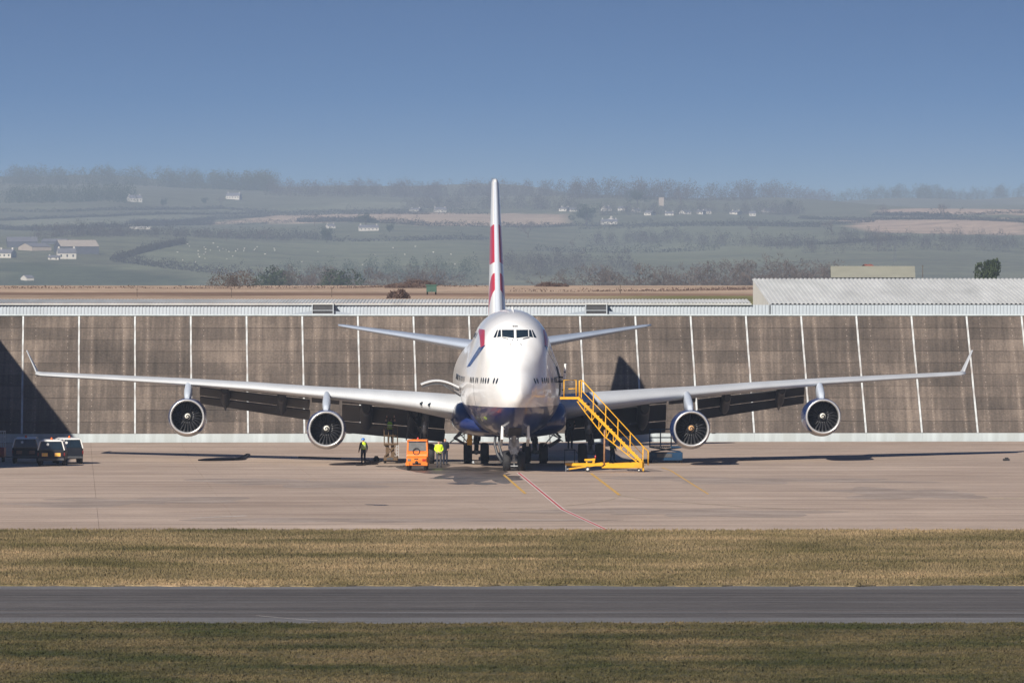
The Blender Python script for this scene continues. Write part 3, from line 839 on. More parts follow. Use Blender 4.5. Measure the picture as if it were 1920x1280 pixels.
# small probes and the registration letters' panel under the windscreen
for x, z in ((-.18, 8.13), (.12, 8.13), (-.33, 7.86), (.33, 7.86)):
    h = front_hit(x, z); mb = MB(); mb.tube([h[0] + Vector((0, .05, 0)), h[0] + Vector((0, -.12, .0))], .03, 6); mb.build('pitot_probe', M['dark_grey'], AIR)
for x in (-.13, -.02, .09):
    front_patch('registration_letter', [(x, 8.90), (x + .07, 8.90), (x + .07, 8.99), (x, 8.99)], M['dark_grey'], n=2)
# cabin windows
mb = MB(); mb.lathe([(0, .0), (0, .13), (-.012, .15)], (0, 0, 0), 'x', 10)
for i, v in enumerate(mb.v): mb.v[i] = (v[0], v[1], v[2] * 1.35)
win_me = mb.mesh('cabin_window', M['glass'])
def cabin_windows(sgn, s0, s1, z, skip):
    s = s0; k = 0
    while s < s1:
        if not any(a <= s <= b for a, b in skip):
            h = side_hit(sgn, s, z); nr = h[1] if h[1].x * sgn > 0 else -h[1]
            o = link('cabin_window', win_me, AIR, h[0] + nr * (.018 if s < 10 else .004))
            o.rotation_euler = nr.to_track_quat('X', 'Z').to_euler()
        s += .508; k += 1
for sg in (-1, 1):
    for s_w in (2.15, 2.66, 3.65, 4.16, 4.67, 5.17, 6.2, 6.7, 7.5, 8.0, 8.5): cabin_windows(sg, s_w, s_w + .1, 5.62, [])
    cabin_windows(sg, 11.3, 33, 5.62, [(15.4, 16.5), (20, 22)])
    cabin_windows(sg, 13, 24, 8.35, [(15, 16.4)])
# the ribbon on each flank: a red head high up, a blue tail sweeping down and aft
for sg in (-1, 1):
    front_patch('livery_ribbon', [(sg * 2.08, 7.62), (sg * 1.86, 7.78), (sg * 1.80, 8.72), (sg * 2.12, 8.78)], M['red_paint'], n=10)
    front_patch('livery_ribbon', [(sg * 2.86, 6.38), (sg * 2.66, 6.46), (sg * 1.80, 7.80), (sg * 2.16, 7.66)], M['blue_paint'], n=10)
# nose seams: radome joint line
def seam(s, t0, t1, name='panel_seam'):
    r_ = ring(s, 120); c = (hb(s) + ht(s)) / 2
    pts = [Vector(p) + Vector((p[0], 0, p[2] - c)).normalized() * .004 for k, p in enumerate(r_) if t0 <= k <= t1]
    mb = MB(); mb.tube(pts, .007, 4); mb.build(name, M['dark_grey'], AIR)
seam(7.2, 62, 80)

# belly and wing-root fairing
M['fairing'] = M['fuselage']
mb = MB(); rings = []
for s, w, zb, zt in [(16.6, 2.3, 2.3, 3.3), (17.3, 3.15, 2.08, 3.95), (18.0, 3.5, 1.96, 4.3), (19.0, 3.62, 1.88, 4.5), (21, 3.68, 1.84, 4.6), (26, 3.72, 1.80, 4.7), (34, 3.72, 1.80, 4.6), (40, 3.6, 1.9, 4.4), (44, 3.2, 2.1, 4.0)]:
    r_ = []
    for k in range(40):
        t = 2 * math.pi * k / 40; c, sn = math.cos(t), math.sin(t)
        r_.append((w * math.copysign(abs(c) ** .55, c), s, (zb + zt) / 2 + (zt - zb) / 2 * math.copysign(abs(sn) ** .75, sn)))
    rings.append(r_)
mb.loft(rings); mb.build('belly_fairing', M['fairing'], AIR)

# ---- wings
def airfoil(n=14):
    up, lo = [], []
    for i in range(n + 1):
        x = (1 - math.cos(math.pi * i / n)) / 2
        t = 5 * (.2969 * math.sqrt(x) - .126 * x - .3516 * x**2 + .2843 * x**3 - .1036 * x**4)
        c = .015 * (1 - (2 * x - 1) ** 2) * (1 if x < .5 else 1)
        up.append((x, t, c)); lo.append((x, -t, c))
    return up + lo[::-1][1:-1]
AF = airfoil()
def section(sgn, y, le, ch, z, tc, inc, cut=1.0):
    ca, sa = math.cos(math.radians(inc)), math.sin(math.radians(inc)); out = []
    for x, t, c in AF:
        xx = x * ch * cut; zz = (t * tc + c) * ch
        if x > .9: zz = zz * (1 - (x - .9) / .1) if cut == 1 else zz
        out.append((sgn * y, le + xx * ca + zz * sa, z + zz * ca - xx * sa))
    return out
WING = [(2.4, 18.2, 17.5, 3.50, .105, 2.0, .80), (6, 22.3, 13.6, 3.98, .095, 1.6, .78), (8.8, 24.9, 11.8, 4.24, .086, 1.2, .78), (11.7, 27.5, 10.2, 4.47, .078, .9, .80), (12.6, 28.3, 9.8, 4.53, .076, .8, .8),
        (16.5, 31.7, 8.4, 4.84, .070, .6, .80), (20.8, 35.5, 7.1, 5.10, .068, .4, .82), (21.4, 36.0, 6.9, 5.13, .068, .3, 1), (26, 40.1, 5.6, 5.35, .066, 0, 1), (29.5, 43.2, 4.7, 5.50, .066, -.4, 1), (31.0, 44.6, 4.2, 5.57, .066, -.4, 1), (31.35, 45.0, 3.9, 5.64, .066, -.4, 1)]
wl = {k: pchip([w[0] for w in WING], [w[i] for w in WING]) for i, k in ((1, 'le'), (2, 'ch'), (3, 'z'))}
for sg in (-1, 1):
    mb = MB(); mb.loft([section(sg, *w) for w in WING])
    nA = len(AF)
    for i_, f in enumerate(mb.f):                    # lower skin behind the leading edge: underside shade put in as darker grey
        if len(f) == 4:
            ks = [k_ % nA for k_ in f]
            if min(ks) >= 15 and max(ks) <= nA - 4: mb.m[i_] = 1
    wing = mb.build('wing', [M['wing_grey'], M['under_shade_grey']], AIR)
    # winglet, canted outwards and swept
    mb = MB(); rings = []
    for y, le, ch, z, th in [(31.2, 45.2, 3.4, 5.50, .22), (31.42, 46.0, 2.7, 5.95, .17), (31.85, 47.3, 1.7, 6.75, .11), (32.1, 48.0, 1.15, 7.22, .08)]:
        rings.append([(sg * (y - t_ * th * 1.0), le + x * ch, z + t_ * th * .2) for x, t_, c in AF])
    mb.loft(rings); mb.build('winglet', M['wing_grey'], wing)
    # landing lights in the leading edge near the root
    for yy in (5.06, 5.57):
        le, z = wl['le'](yy), wl['z'](yy)
        mb = MB(); mb.lathe([(-.07, 0), (-.06, .10), (-.03, .125), (.3, .125)], (sg * yy, le, z + .03), 'y', 14); mb.build('landing_light', M['glass'], wing)
        mb = MB(); mb.lathe([(-.03, .125), (-.06, .135), (-.05, .16), (.3, .16)], (sg * yy, le, z + .03), 'y', 14); mb.build('light_ring', M['bare_metal'], wing)

    # flaps run out: main and aft panels in two spans, hung below and behind the wing
    def flap(name, ya, yb, sa, sb, za0, za1, zb0, zb1, rake):
        """slab between span ya (z za0 top, za1 bottom) and yb"""
        mb = MB(); th = .16
        pa0, pa1 = Vector((sg * ya, sa, za0)), Vector((sg * ya, sa + (za0 - za1) * rake, za1))
        pb0, pb1 = Vector((sg * yb, sb, zb0)), Vector((sg * yb, sb + (zb0 - zb1) * rake, zb1))
        nr = (pb0 - pa0).cross(pa1 - pa0).normalized()
        if nr.y < 0: nr = -nr
        rr = []
        for p0, p1 in ((pa0, pa1), (pb0, pb1)):
            r_ = []
            for t, q in ((0, .3), (.12, .9), (.4, 1.25), (.75, .7), (1, .12), (1, -.05), (.7, -.12), (.3, -.12), (.08, -.05)):
                r_.append(p0 + (p1 - p0) * t + nr * th * q)
            rr.append(r_)
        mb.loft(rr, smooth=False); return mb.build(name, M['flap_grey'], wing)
    def tail_s(y): return wl['le'](y) + wl['ch'](y) * .80
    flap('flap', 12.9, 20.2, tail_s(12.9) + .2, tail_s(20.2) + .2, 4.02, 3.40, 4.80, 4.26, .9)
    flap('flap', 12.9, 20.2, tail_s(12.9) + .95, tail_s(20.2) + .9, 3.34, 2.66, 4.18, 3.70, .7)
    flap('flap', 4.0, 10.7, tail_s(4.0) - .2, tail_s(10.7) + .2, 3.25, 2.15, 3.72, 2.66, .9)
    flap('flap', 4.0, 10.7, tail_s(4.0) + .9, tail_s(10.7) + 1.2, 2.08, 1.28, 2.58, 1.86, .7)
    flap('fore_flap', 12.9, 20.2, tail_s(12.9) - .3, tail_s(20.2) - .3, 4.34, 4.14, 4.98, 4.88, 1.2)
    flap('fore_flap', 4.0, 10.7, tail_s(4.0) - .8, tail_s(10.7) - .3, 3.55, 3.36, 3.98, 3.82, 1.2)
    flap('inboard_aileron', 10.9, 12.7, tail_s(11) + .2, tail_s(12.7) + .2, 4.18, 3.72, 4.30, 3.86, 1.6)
    # flap track fairings: long canoes that droop with the flaps
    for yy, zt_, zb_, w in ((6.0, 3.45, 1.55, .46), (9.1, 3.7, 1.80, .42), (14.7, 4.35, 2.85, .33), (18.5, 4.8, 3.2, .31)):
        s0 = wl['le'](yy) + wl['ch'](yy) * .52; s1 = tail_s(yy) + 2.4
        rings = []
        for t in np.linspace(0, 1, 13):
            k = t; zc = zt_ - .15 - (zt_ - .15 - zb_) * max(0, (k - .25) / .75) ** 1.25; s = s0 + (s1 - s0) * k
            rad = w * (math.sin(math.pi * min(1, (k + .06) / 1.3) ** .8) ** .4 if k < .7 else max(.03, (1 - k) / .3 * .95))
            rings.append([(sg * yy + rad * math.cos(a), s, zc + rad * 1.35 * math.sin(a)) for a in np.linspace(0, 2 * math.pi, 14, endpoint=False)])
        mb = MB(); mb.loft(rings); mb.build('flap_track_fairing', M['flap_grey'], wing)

# ---- tailplane and fin
for sg in (-1, 1):
    mb = MB(); mb.loft([section(sg, *w) for w in [(.6, 57.6, 9.2, 7.15, .10, 0), (1.6, 58.4, 8.6, 7.33, .10, 0), (6, 62.2, 5.6, 8.05, .09, 0), (10.6, 66.0, 2.6, 8.78, .085, 0), (11.05, 66.7, 1.9, 8.86, .07, 0)]])
    mb.build('tailplane', M['tail_grey'], AIR)

def fin_material():
    m, n, b = new_mat('fin paint')
    tc = nd(n, 'ShaderNodeTexCoord'); sp = nd(n, 'ShaderNodeSeparateXYZ'); n.links.new(tc.outputs['Object'], sp.inputs[0])
    def mth(op, a, bb=0.0):
        x = nd(n, 'ShaderNodeMath', operation=op)
        for i, v in enumerate((a, bb)):
            if isinstance(v, (int, float)): x.inputs[i].default_value = v
            else: n.links.new(v, x.inputs[i])
        return x.outputs[0]
    Z, Y = sp.outputs['Z'], sp.outputs['Y']
    aft = mth('SUBTRACT', Y, mth('ADD', mth('MULTIPLY', mth('SUBTRACT', Z, 8.4), 1.0), 53.6))          # distance behind the leading edge
    def band(lo, hi, v): return mth('MULTIPLY', mth('GREATER_THAN', v, lo), mth('LESS_THAN', v, hi))
    wav = mth('ADD', Z, mth('MULTIPLY', mth('SINE', mth('MULTIPLY', aft, .7)), .25))
    red1 = band(13.35, 16.0, wav)
    drop = mth('ADD', Z, mth('MULTIPLY', mth('MULTIPLY', aft, aft), .16))
    red2 = band(11.75, 12.55, drop)
    red2 = mth('MAXIMUM', red2, band(11.6, 12.5, mth('ADD', Z, mth('MULTIPLY', aft, .55))))
    red = mth('MAXIMUM', red1, mth('MULTIPLY', red2, mth('LESS_THAN', Z, 12.6)))
    edge = mth('LESS_THAN', aft, .48)
    blue = mth('MULTIPLY', band(8.6, 10.4, Z), mth('GREATER_THAN', aft, 5.0))
    m1 = nd(n, 'ShaderNodeMix', data_type='RGBA'); m1.inputs['A'].default_value = (.78, .78, .77, 1); m1.inputs['B'].default_value = (.52, .035, .055, 1); n.links.new(red, m1.inputs['Factor'])
    m2 = nd(n, 'ShaderNodeMix', data_type='RGBA'); m2.inputs['B'].default_value = (.015, .04, .20, 1); n.links.new(m1.outputs['Result'], m2.inputs['A']); n.links.new(blue, m2.inputs['Factor'])
    m3 = nd(n, 'ShaderNodeMix', data_type='RGBA'); m3.inputs['B'].default_value = (.50, .54, .60, 1); n.links.new(m2.outputs['Result'], m3.inputs['A']); n.links.new(edge, m3.inputs['Factor'])
    n.links.new(m3.outputs['Result'], b.inputs['Base Color']); b.inputs['Roughness'].default_value = .3; b.inputs['Coat Weight'].default_value = .3
    return m
M['fin'] = fin_material()
rings = []
for z, le, ch, tc_ in [(7.6, 51.0, 15.5, .095), (8.4, 53.4, 13.4, .10), (9.6, 55.0, 12.2, .10), (11.5, 57.0, 10.8, .10), (14.5, 60.0, 8.6, .10), (17.5, 63.0, 6.3, .10), (18.9, 64.5, 5.2, .095), (19.15, 65.1, 4.4, .07)]:
    rings.append([(t * tc_ * ch, le + x * ch, z) for x, t, c in AF])
mb = MB(); mb.loft(rings); fin = mb.build('fin', M['fin'], AIR)
mb = MB(); mb.tube([(0, 49.6, 8.3), (0, 51.2, 8.75), (0, 53.6, 9.1)], [.08, .45, .42], 12); mb.build('fin_root_fillet', M['white_paint'], fin)

# ---- engines
def spinner_material(name, col):
    m, n, b = new_mat(name)
    tc = nd(n, 'ShaderNodeTexCoord'); sp = nd(n, 'ShaderNodeSeparateXYZ'); n.links.new(tc.outputs['Object'], sp.inputs[0])
    def mth(op, a, bb=0.0):
        x = nd(n, 'ShaderNodeMath', operation=op)
        for i, v in enumerate((a, bb)):
            if isinstance(v, (int, float)): x.inputs[i].default_value = v
            else: n.links.new(v, x.inputs[i])
        return x.outputs[0]
    ang = mth('ARCTAN2', sp.outputs['Z'], sp.outputs['X'])
    rad = mth('SQRT', mth('ADD', mth('MULTIPLY', sp.outputs['X'], sp.outputs['X']), mth('MULTIPLY', sp.outputs['Z'], sp.outputs['Z'])))
    turn = mth('FRACT', mth('ADD', mth('ADD', mth('DIVIDE', ang, 2 * math.pi), mth('MULTIPLY', rad, 6.2)), .0))
    sw = mth('MULTIPLY', mth('LESS_THAN', turn, .5), mth('LESS_THAN', rad, .21))
    mx = nd(n, 'ShaderNodeMix', data_type='RGBA'); mx.inputs['A'].default_value = (.035, .035, .04, 1); mx.inputs['B'].default_value = list(col) + [1]
    n.links.new(sw, mx.inputs['Factor']); n.links.new(mx.outputs['Result'], b.inputs['Base Color']); b.inputs['Roughness'].default_value = .4
    return m
M['spin_white'] = spinner_material('spinner with white swirl', (.80, .78, .70))
M['spin_tan'] = spinner_material('spinner with tan swirl', (.70, .40, .18))
M['nacelle'] = mat('nacelle blue', (.012, .045, .19), .25, var=.1, scale=1.5, coat=.4, dirt=(.03, .04, .07), dirt_amt=.3)
M['nacelle_belly'] = mat('nacelle lower cowl grey', (.42, .42, .42), .4, var=.1, scale=1.5, dirt=(.2, .18, .16), dirt_amt=.5)
M['pylon'] = mat('pylon pale blue grey', (.50, .55, .62), .35, var=.05, scale=1)
# one fan blade, twisted, root on the hub
mb = MB(); rr = []
for t in np.linspace(0, 1, 6):
    r_ = .33 + .69 * t; tw = math.radians(28 + 34 * t); c = .11 + .05 * t
    dx, dy = c * math.sin(tw), c * math.cos(tw)
    rr.append([(-dx, -dy, r_), (-dx * .2 + .012, -dy * .2 + .008, r_), (dx, dy, r_), (dx * .2 - .012, dy * .2 - .008, r_)])
mb.loft(rr, smooth=True); blade_me = mb.mesh('fan_blade', M['fan'])
def engine(x, y, z, wing_z, wing_le, sp_mat, lab):
    e = empty('engine', (x, y, z)); e.parent = AIR
    if lab: e['label'] = lab
    mb = MB()
    # outer cowl: droops a little below the lip
    prof = [(.14, 1.155), (.35, 1.20), (.8, 1.235), (1.6, 1.27), (2.6, 1.28), (3.6, 1.24), (4.6, 1.12), (5.4, .98), (5.6, .92)]
    rings = [[(r_ * math.cos(t), a, r_ * math.sin(t) - .07 * min(1, a / 1.2)) for t in np.linspace(0, 2 * math.pi, 48, endpoint=False)] for a, r_ in prof]
    mb.loft(rings, cap=False)
    for i, f in enumerate(mb.f):
        cz = sum(mb.v[k][2] for k in f) / len(f)
        if cz < -.95: mb.m[i] = 1
    mb.build('cowl', [M['nacelle'], M['nacelle_belly']], e)
    mb = MB(); prof = [(.16, 1.158), (.05, 1.135), (-.01, 1.11), (-.025, 1.085), (-.015, 1.06), (.03, 1.03), (.12, 1.005), (.28, .995)]
    rings = [[(r_ * math.cos(t), a, r_ * math.sin(t) - (.013 if a > .1 else 0)) for t in np.linspace(0, 2 * math.pi, 48, endpoint=False)] for a, r_ in prof]
    mb.loft(rings, cap=False); mb.build('intake_lip', M['bare_metal'], e)
    mb = MB(); mb.lathe([(.27, .997), (.6, 1.005), (1.25, 1.035), (1.3, .3)], (0, 0, 0), 'y', 48); mb.build('intake_duct', M['black'], e)
    mb = MB(); mb.lathe([(1.22, .34), (1.05, .34), (1.0, .32), (.82, .22), (.66, .11), (.60, .04), (.59, 0)], (0, 0, 0), 'y', 32); mb.build('spinner', sp_mat, e)
    for k in range(24):
        o = link('fan_blade', blade_me, e, (0, 1.06, 0)); o.rotation_euler = (0, 2 * math.pi * k / 24, 0)
    mb = MB(); mb.lathe([(4.9, .80), (5.6, .74), (6.6, .48), (7.1, .40), (7.1, 0)], (0, 0, -.07), 'y', 24); mb.build('exhaust_nozzle', M['steel'], e)
    # small mast on the outboard side of the cowl
    mb = MB(); mb.box(1.36, 1.62, 1.3, 1.6, -.22, -.16) if False else mb.bar((1.38, 1.4, -.32), (1.60, 1.45, -.32), .05, .03); mb.build('drain_mast', M['dark_grey'], e)
    # pylon: narrow fairing from the cowl top back to the wing
    dz = wing_z - z; L = wing_le - y; rings = []
    for t in np.linspace(0, 1, 9):
        yy = 1.0 + (L + 1.6 - 1.0) * t
        zt_ = 1.30 + (dz + .25 - 1.30) * min(1, t * 1.25) ** .8; zb_ = 1.05 - .0 * t
        wd = .17 + .10 * math.sin(math.pi * min(1, t * 1.1)) if t > .02 else .10
        rings.append([(wd * math.copysign(abs(math.cos(a)) ** .6, math.cos(a)), yy, (zt_ + zb_) / 2 + (zt_ - zb_) / 2 * math.sin(a)) for a in np.linspace(0, 2 * math.pi, 16, endpoint=False)])
    mb = MB(); mb.loft(rings); mb.build('pylon', M['pylon'], e)
    return e
for sg in (-1, 1):
    engine(sg * 11.68, 21.3, 2.36, wl['z'](11.68), wl['le'](11.68), M['spin_tan'] if sg > 0 else M['spin_white'], 'inner engine with a tan swirl on its spinner' if sg > 0 else None)
    engine(sg * 20.83, 31.9, 2.98, wl['z'](20.83), wl['le'](20.83), M['spin_white'], None)

# ---- landing gear
def wheel(name, c, r_, w, parent, hub=M['steel']):
    mb = MB(); h = w / 2
    mb.lathe([(-h * .8, r_ * .52), (-h, r_ * .66), (-h, r_ * .84), (-h * .78, r_ * .96), (-h * .3, r_), (h * .3, r_), (h * .78, r_ * .96), (h, r_ * .84), (h, r_ * .66), (h * .8, r_ * .52)], (0, 0, 0), 'x', 28)
    o = mb.build(name, M['rubber'], parent, c)
    mb = MB(); mb.lathe([(-h * .7, 0), (-h * .7, r_ * .3), (-h * .6, r_ * .55), (h * .6, r_ * .55), (h * .7, r_ * .3), (h * .7, 0)], (0, 0, 0), 'x', 20); mb.build('hub', hub, o)
    return o
R = .65
ng = empty('nose_gear', (0, 7.55, 0)); ng.parent = AIR
for sg in (-1, 1): wheel('wheel', (sg * .45, 0, .60), .63, .48, ng)
mb = MB(); mb.tube([(0, 0, R), (0, .05, 1.3)], .12, 12); mb.tube([(0, .05, 1.2), (0, .15, 3.2)], .17, 12)
mb.tube([(-.5, 0, R), (.5, 0, R)], .09, 10)
mb.tube([(0, -.2, 1.9), (0, -.2, 2.6)], .08, 8); mb.box(-.30, .30, -.28, .10, 1.55, 1.95); mb.box(-.22, .22, -.22, .10, 1.05, 1.55)
mb.build('strut', M['gear_silver'], ng)
mb = MB()
for sg in (-1, 1):
    mb.tube([(sg * .12, .1, 1.5), (sg * .55, .9, 3.0)], .055, 8); mb.tube([(sg * .1, -.1, 2.2), (sg * .5, -.25, 2.75)], .05, 8)
    mb.tube([(sg * .20, -.22, 1.0), (sg * .25, -.26, 1.5)], .06, 8)
mb.tube([(-.32, -.12, 1.8), (.32, -.12, 1.8)], .06, 8); mb.tube([(0, .2, .75), (0, .55, 1.1), (0, .2, 1.45)], .05, 8)
mb.build('brace', M['gear_silver'], ng)
mb = MB(); mb.bar((0, -.65, .30), (0, -.05, .5), .05); mb.bar((-.22, -.62, .33), (.22, -.62, .33), .05); mb.build('tow_fitting', M['galv'], ng)
for sg in (-1, 1):
    mb = MB(); mb.hexa([(sg*.74, -3.75, 2.02), (sg*.90, -3.75, 2.02), (sg*.90, -1.0, 1.55), (sg*.74, -1.0, 1.55), (sg*.72, -3.75, 2.98), (sg*.86, -3.75, 2.98), (sg*.86, -1.0, 2.35), (sg*.72, -1.0, 2.35)])
    bevel(mb.build('gear_door', M['white_paint'], ng), .015)
    mb = MB(); mb.tube([(sg * .80, -3.72, 2.6), (sg * .35, -3.4, 2.85)], .035, 6); mb.tube([(sg * .82, -3.72, 2.95), (sg * .66, -4.2, 3.35)], .05, 6); mb.tube([(sg * .80, -1.6, 2.1), (sg * .3, -1.4, 2.4)], .03, 6); mb.build('door_rod', M['steel'], ng)
front_patch('wheel_bay_shade_patch', [(-.42, 2.2), (.42, 2.2), (.38, 2.75), (-.38, 2.75)], M['black'], off=.02)  # black patch on the hull stands in for the shaded bay
mb = MB(); mb.tube([(0, -.1, 1.5), (0, -2.4, 2.75)], .10, 8); mb.tube([(-.25, -2.2, 2.7), (.25, -2.2, 2.7)], .07, 8); mb.box(-.36, .36, -.25, .2, 1.35, 1.72); mb.build('drag_strut', M['gear_silver'], ng)

def bogie(x, s, top, name, splay, doors):
    gr = empty(name, (x, s, gz(415 + s))); gr.parent = AIR
    for sx in (-1, 1):
        for sy in (-1, 1): wheel('wheel', (sx * .55, sy * .74, R - .03), R, .53, gr)
    mb = MB(); mb.tube([(0, -.8, R), (0, .8, R)], .15, 10)
    for sy in (-1, 1): mb.tube([(-.6, sy * .74, R), (.6, sy * .74, R)], .10, 10)
    mb.tube([(0, 0, R), (splay * .1, 0, 1.6)], .15, 12); mb.tube([(splay * .1, 0, 1.4), (splay * .35, .1, top)], .24, 12)
    mb.build('strut', M['steel'], gr)
    mb = MB(); mb.tube([(splay * .15, 0, 1.7), (-splay * 1.1, .2, top)], .09, 8); mb.tube([(0, -.3, 1.0), (.0, -.7, 1.4), (0, -.25, 1.9)], .06, 8)
    mb.tube([(splay * .1, .2, 1.6), (0, 1.7, top)], .09, 8); mb.box(-.2, .2, -.35, -.15, 1.2, 1.55); mb.build('brace', M['dark_grey'], gr)
    for p in doors:
        mb = MB(); mb.hexa(p); mb.build('gear_door', M['dark_grey'], gr)
    return gr
def slab_door(a, b, y0, y1, th=.07):
    """door seen edge-on from the front: a,b = (x,z) ends; spans y0..y1"""
    a, b = Vector(a), Vector(b); d = (b - a).normalized(); nr = Vector((-d.y, d.x)) * th
    return [(a.x, y0, a.y), (a.x + nr.x, y0, a.y + nr.y), (a.x + nr.x, y1, a.y + nr.y), (a.x, y1, a.y), (b.x, y0, b.y), (b.x + nr.x, y0, b.y + nr.y), (b.x + nr.x, y1, b.y + nr.y), (b.x, y1, b.y)]
for sg in (-1, 1):
    bogie(sg * 1.92, 31.6, 2.3, 'body_gear', -sg * .4, [slab_door((sg * .9, 2.05), (sg * 1.75, 1.35), -1.9, -1.75 + .1), ])
    bogie(sg * 5.5, 28.9, 3.4, 'wing_gear', -sg * .8, [slab_door((sg * .85, 3.1), (sg * 1.05, 1.5), -1.0, 1.2)])
    # big hinged bay doors beside the body gear with their stays
    d = empty('bay_door', (sg * 2.6, 27.2, 0)); d.parent = AIR
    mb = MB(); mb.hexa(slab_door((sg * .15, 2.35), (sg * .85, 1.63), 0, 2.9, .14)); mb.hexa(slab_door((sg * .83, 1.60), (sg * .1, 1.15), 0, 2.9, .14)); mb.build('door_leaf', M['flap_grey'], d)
    mb = MB(); mb.tube([(sg * .80, -.05, 1.65), (sg * -.3, -.05, 2.15)], .04, 6); mb.tube([(sg * .5, -.05, 2.0), (sg * -.25, -.05, 1.15)], .04, 6); mb.tube([(sg * .15, .1, 2.3), (sg * .2, .1, 1.25)], .035, 6); mb.build('door_stay', M['steel'], d)
# long diagonal drag stays and the hanging nose-gear hoses
mb = MB()
for x in (-1.12, -.86): mb.tube([(x, 9.0, 2.15), (x - .04, 8.9, 1.6), (x + .12, 8.7, 1.0), (x + .42, 8.4, .50)], .085, 8)
mb.build('ground_power_hose', M['dark_grey'], AIR)
mb = MB(); mb.box(-.16, .16, -.12, .12, 0, .95); mb.box(-.20, .20, -.16, .16, .25, .40); mb.box(-.11, .11, -.1, .1, .95, 1.1)
o = bevel(mb.build('gear_lock_jack', M['yellow'], AIR, (-2.42, 27.0, 1.22)), .03)

# open forward cargo door (left of the picture): a curved shell lifted on its hinge
mb = MB(); rings = []
for t in np.linspace(0, 1, 11):
    x = -3.32 - 2.35 * t; z = 5.05 + .42 * math.sin(t * 2.7)
    dxz = Vector((-2.35, .42 * 2.7 * math.cos(t * 2.7))).normalized(); nr = Vector((-dxz.y, dxz.x)) * -.10
    rings.append([(x, 14.2, z), (x, 16.9, z), (x + nr.x, 16.9, z + nr.y), (x + nr.x, 14.2, z + nr.y)])
mb.loft(rings, smooth=False); cd = mb.build('cargo_door', M['wing_grey'], AIR)
mb = MB(); rings = []
for t in np.linspace(.02, .98, 9):
    x = -3.32 - 2.35 * t; z = 5.05 + .42 * math.sin(t * 2.7) - .10
    rings.append([(x, 14.15, z), (x, 16.95, z), (x, 16.95, z - .09), (x, 14.15, z - .09)])
mb.loft(rings, smooth=False); mb.build('door_lining', M['dark_grey'], cd)
mb = MB()
for yy in (14.15, 16.95): mb.tube([(-3.2, yy, 4.55), (-4.3, yy, 5.25)], .05, 6); mb.tube([(-3.3, yy, 4.9), (-3.7, yy, 5.1)], .07, 6)
mb.build('door_arm', M['dark_grey'], cd)
# passenger door swung open on the right, and a black patch on the hull for the shade inside the doorway
side_patch('door_shade_patch', 1, [(9.6 + i * .107, 4.62, 6.45) for i in range(11)], M['black'], off=.02)
mb = MB(); rings = []
for t in np.linspace(0, 1, 9):
    z = 4.72 + 1.9 * t; xo = 2.93 + .30 * t - .10 * t * t
    rings.append([(xo, 8.25, z), (xo + .13, 8.25, z), (xo + .22, 9.30, z), (xo + .09, 9.30, z)])
mb.loft(rings, smooth=False); pd = bevel(mb.build('passenger_door', M['white_paint'], AIR), .02)
mb = MB(); mb.tube([(2.85, 9.5, 5.5), (3.15, 9.2, 5.5)], .06, 8); mb.tube([(2.85, 9.5, 5.8), (3.15, 9.2, 5.75)], .05, 8); mb.build('hinge_arm', M['dark_grey'], pd)
mb = MB()
for z in (5.0, 5.6, 6.1): mb.bar((2.95 + (z - 4.7) * .12, 8.22, z), (3.08 + (z - 4.7) * .12, 8.22, z), .06)
mb.build('door_latch', M['dark_grey'], pd)
# antennas on the crown
for s, h in ((9.5, .16), (12.5, .22)):
    mb = MB(); mb.hexa([(-.02, s, ht(s) - .02), (.02, s, ht(s) - .02), (.02, s + .3, ht(s) - .02), (-.02, s + .3, ht(s) - .02), (-.01, s + .15, ht(s) + h), (.01, s + .15, ht(s) + h), (.01, s + .32, ht(s) + h), (-.01, s + .32, ht(s) + h)]); mb.build('antenna', M['white_paint'], AIR)
# ------------------------------------------------------------------ wheels for vehicles
def small_wheel(parent, c, r_, w, hubm=None, name='wheel'):
    mb = MB(); h = w / 2
    mb.lathe([(-h, r_ * .5), (-h, r_ * .86), (-h * .7, r_), (h * .7, r_), (h, r_ * .86), (h, r_ * .5)], (0, 0, 0), 'x', 20)
    o = mb.build(name, M['rubber'], parent, c)
    mb = MB(); mb.lathe([(-h * .9, 0), (-h * .9, r_ * .25), (-h * .7, r_ * .52), (h * .7, r_ * .52), (h * .9, r_ * .25), (h * .9, 0)], (0, 0, 0), 'x', 16)
    mb.build('hub', hubm or M['galv'], o)
    return o

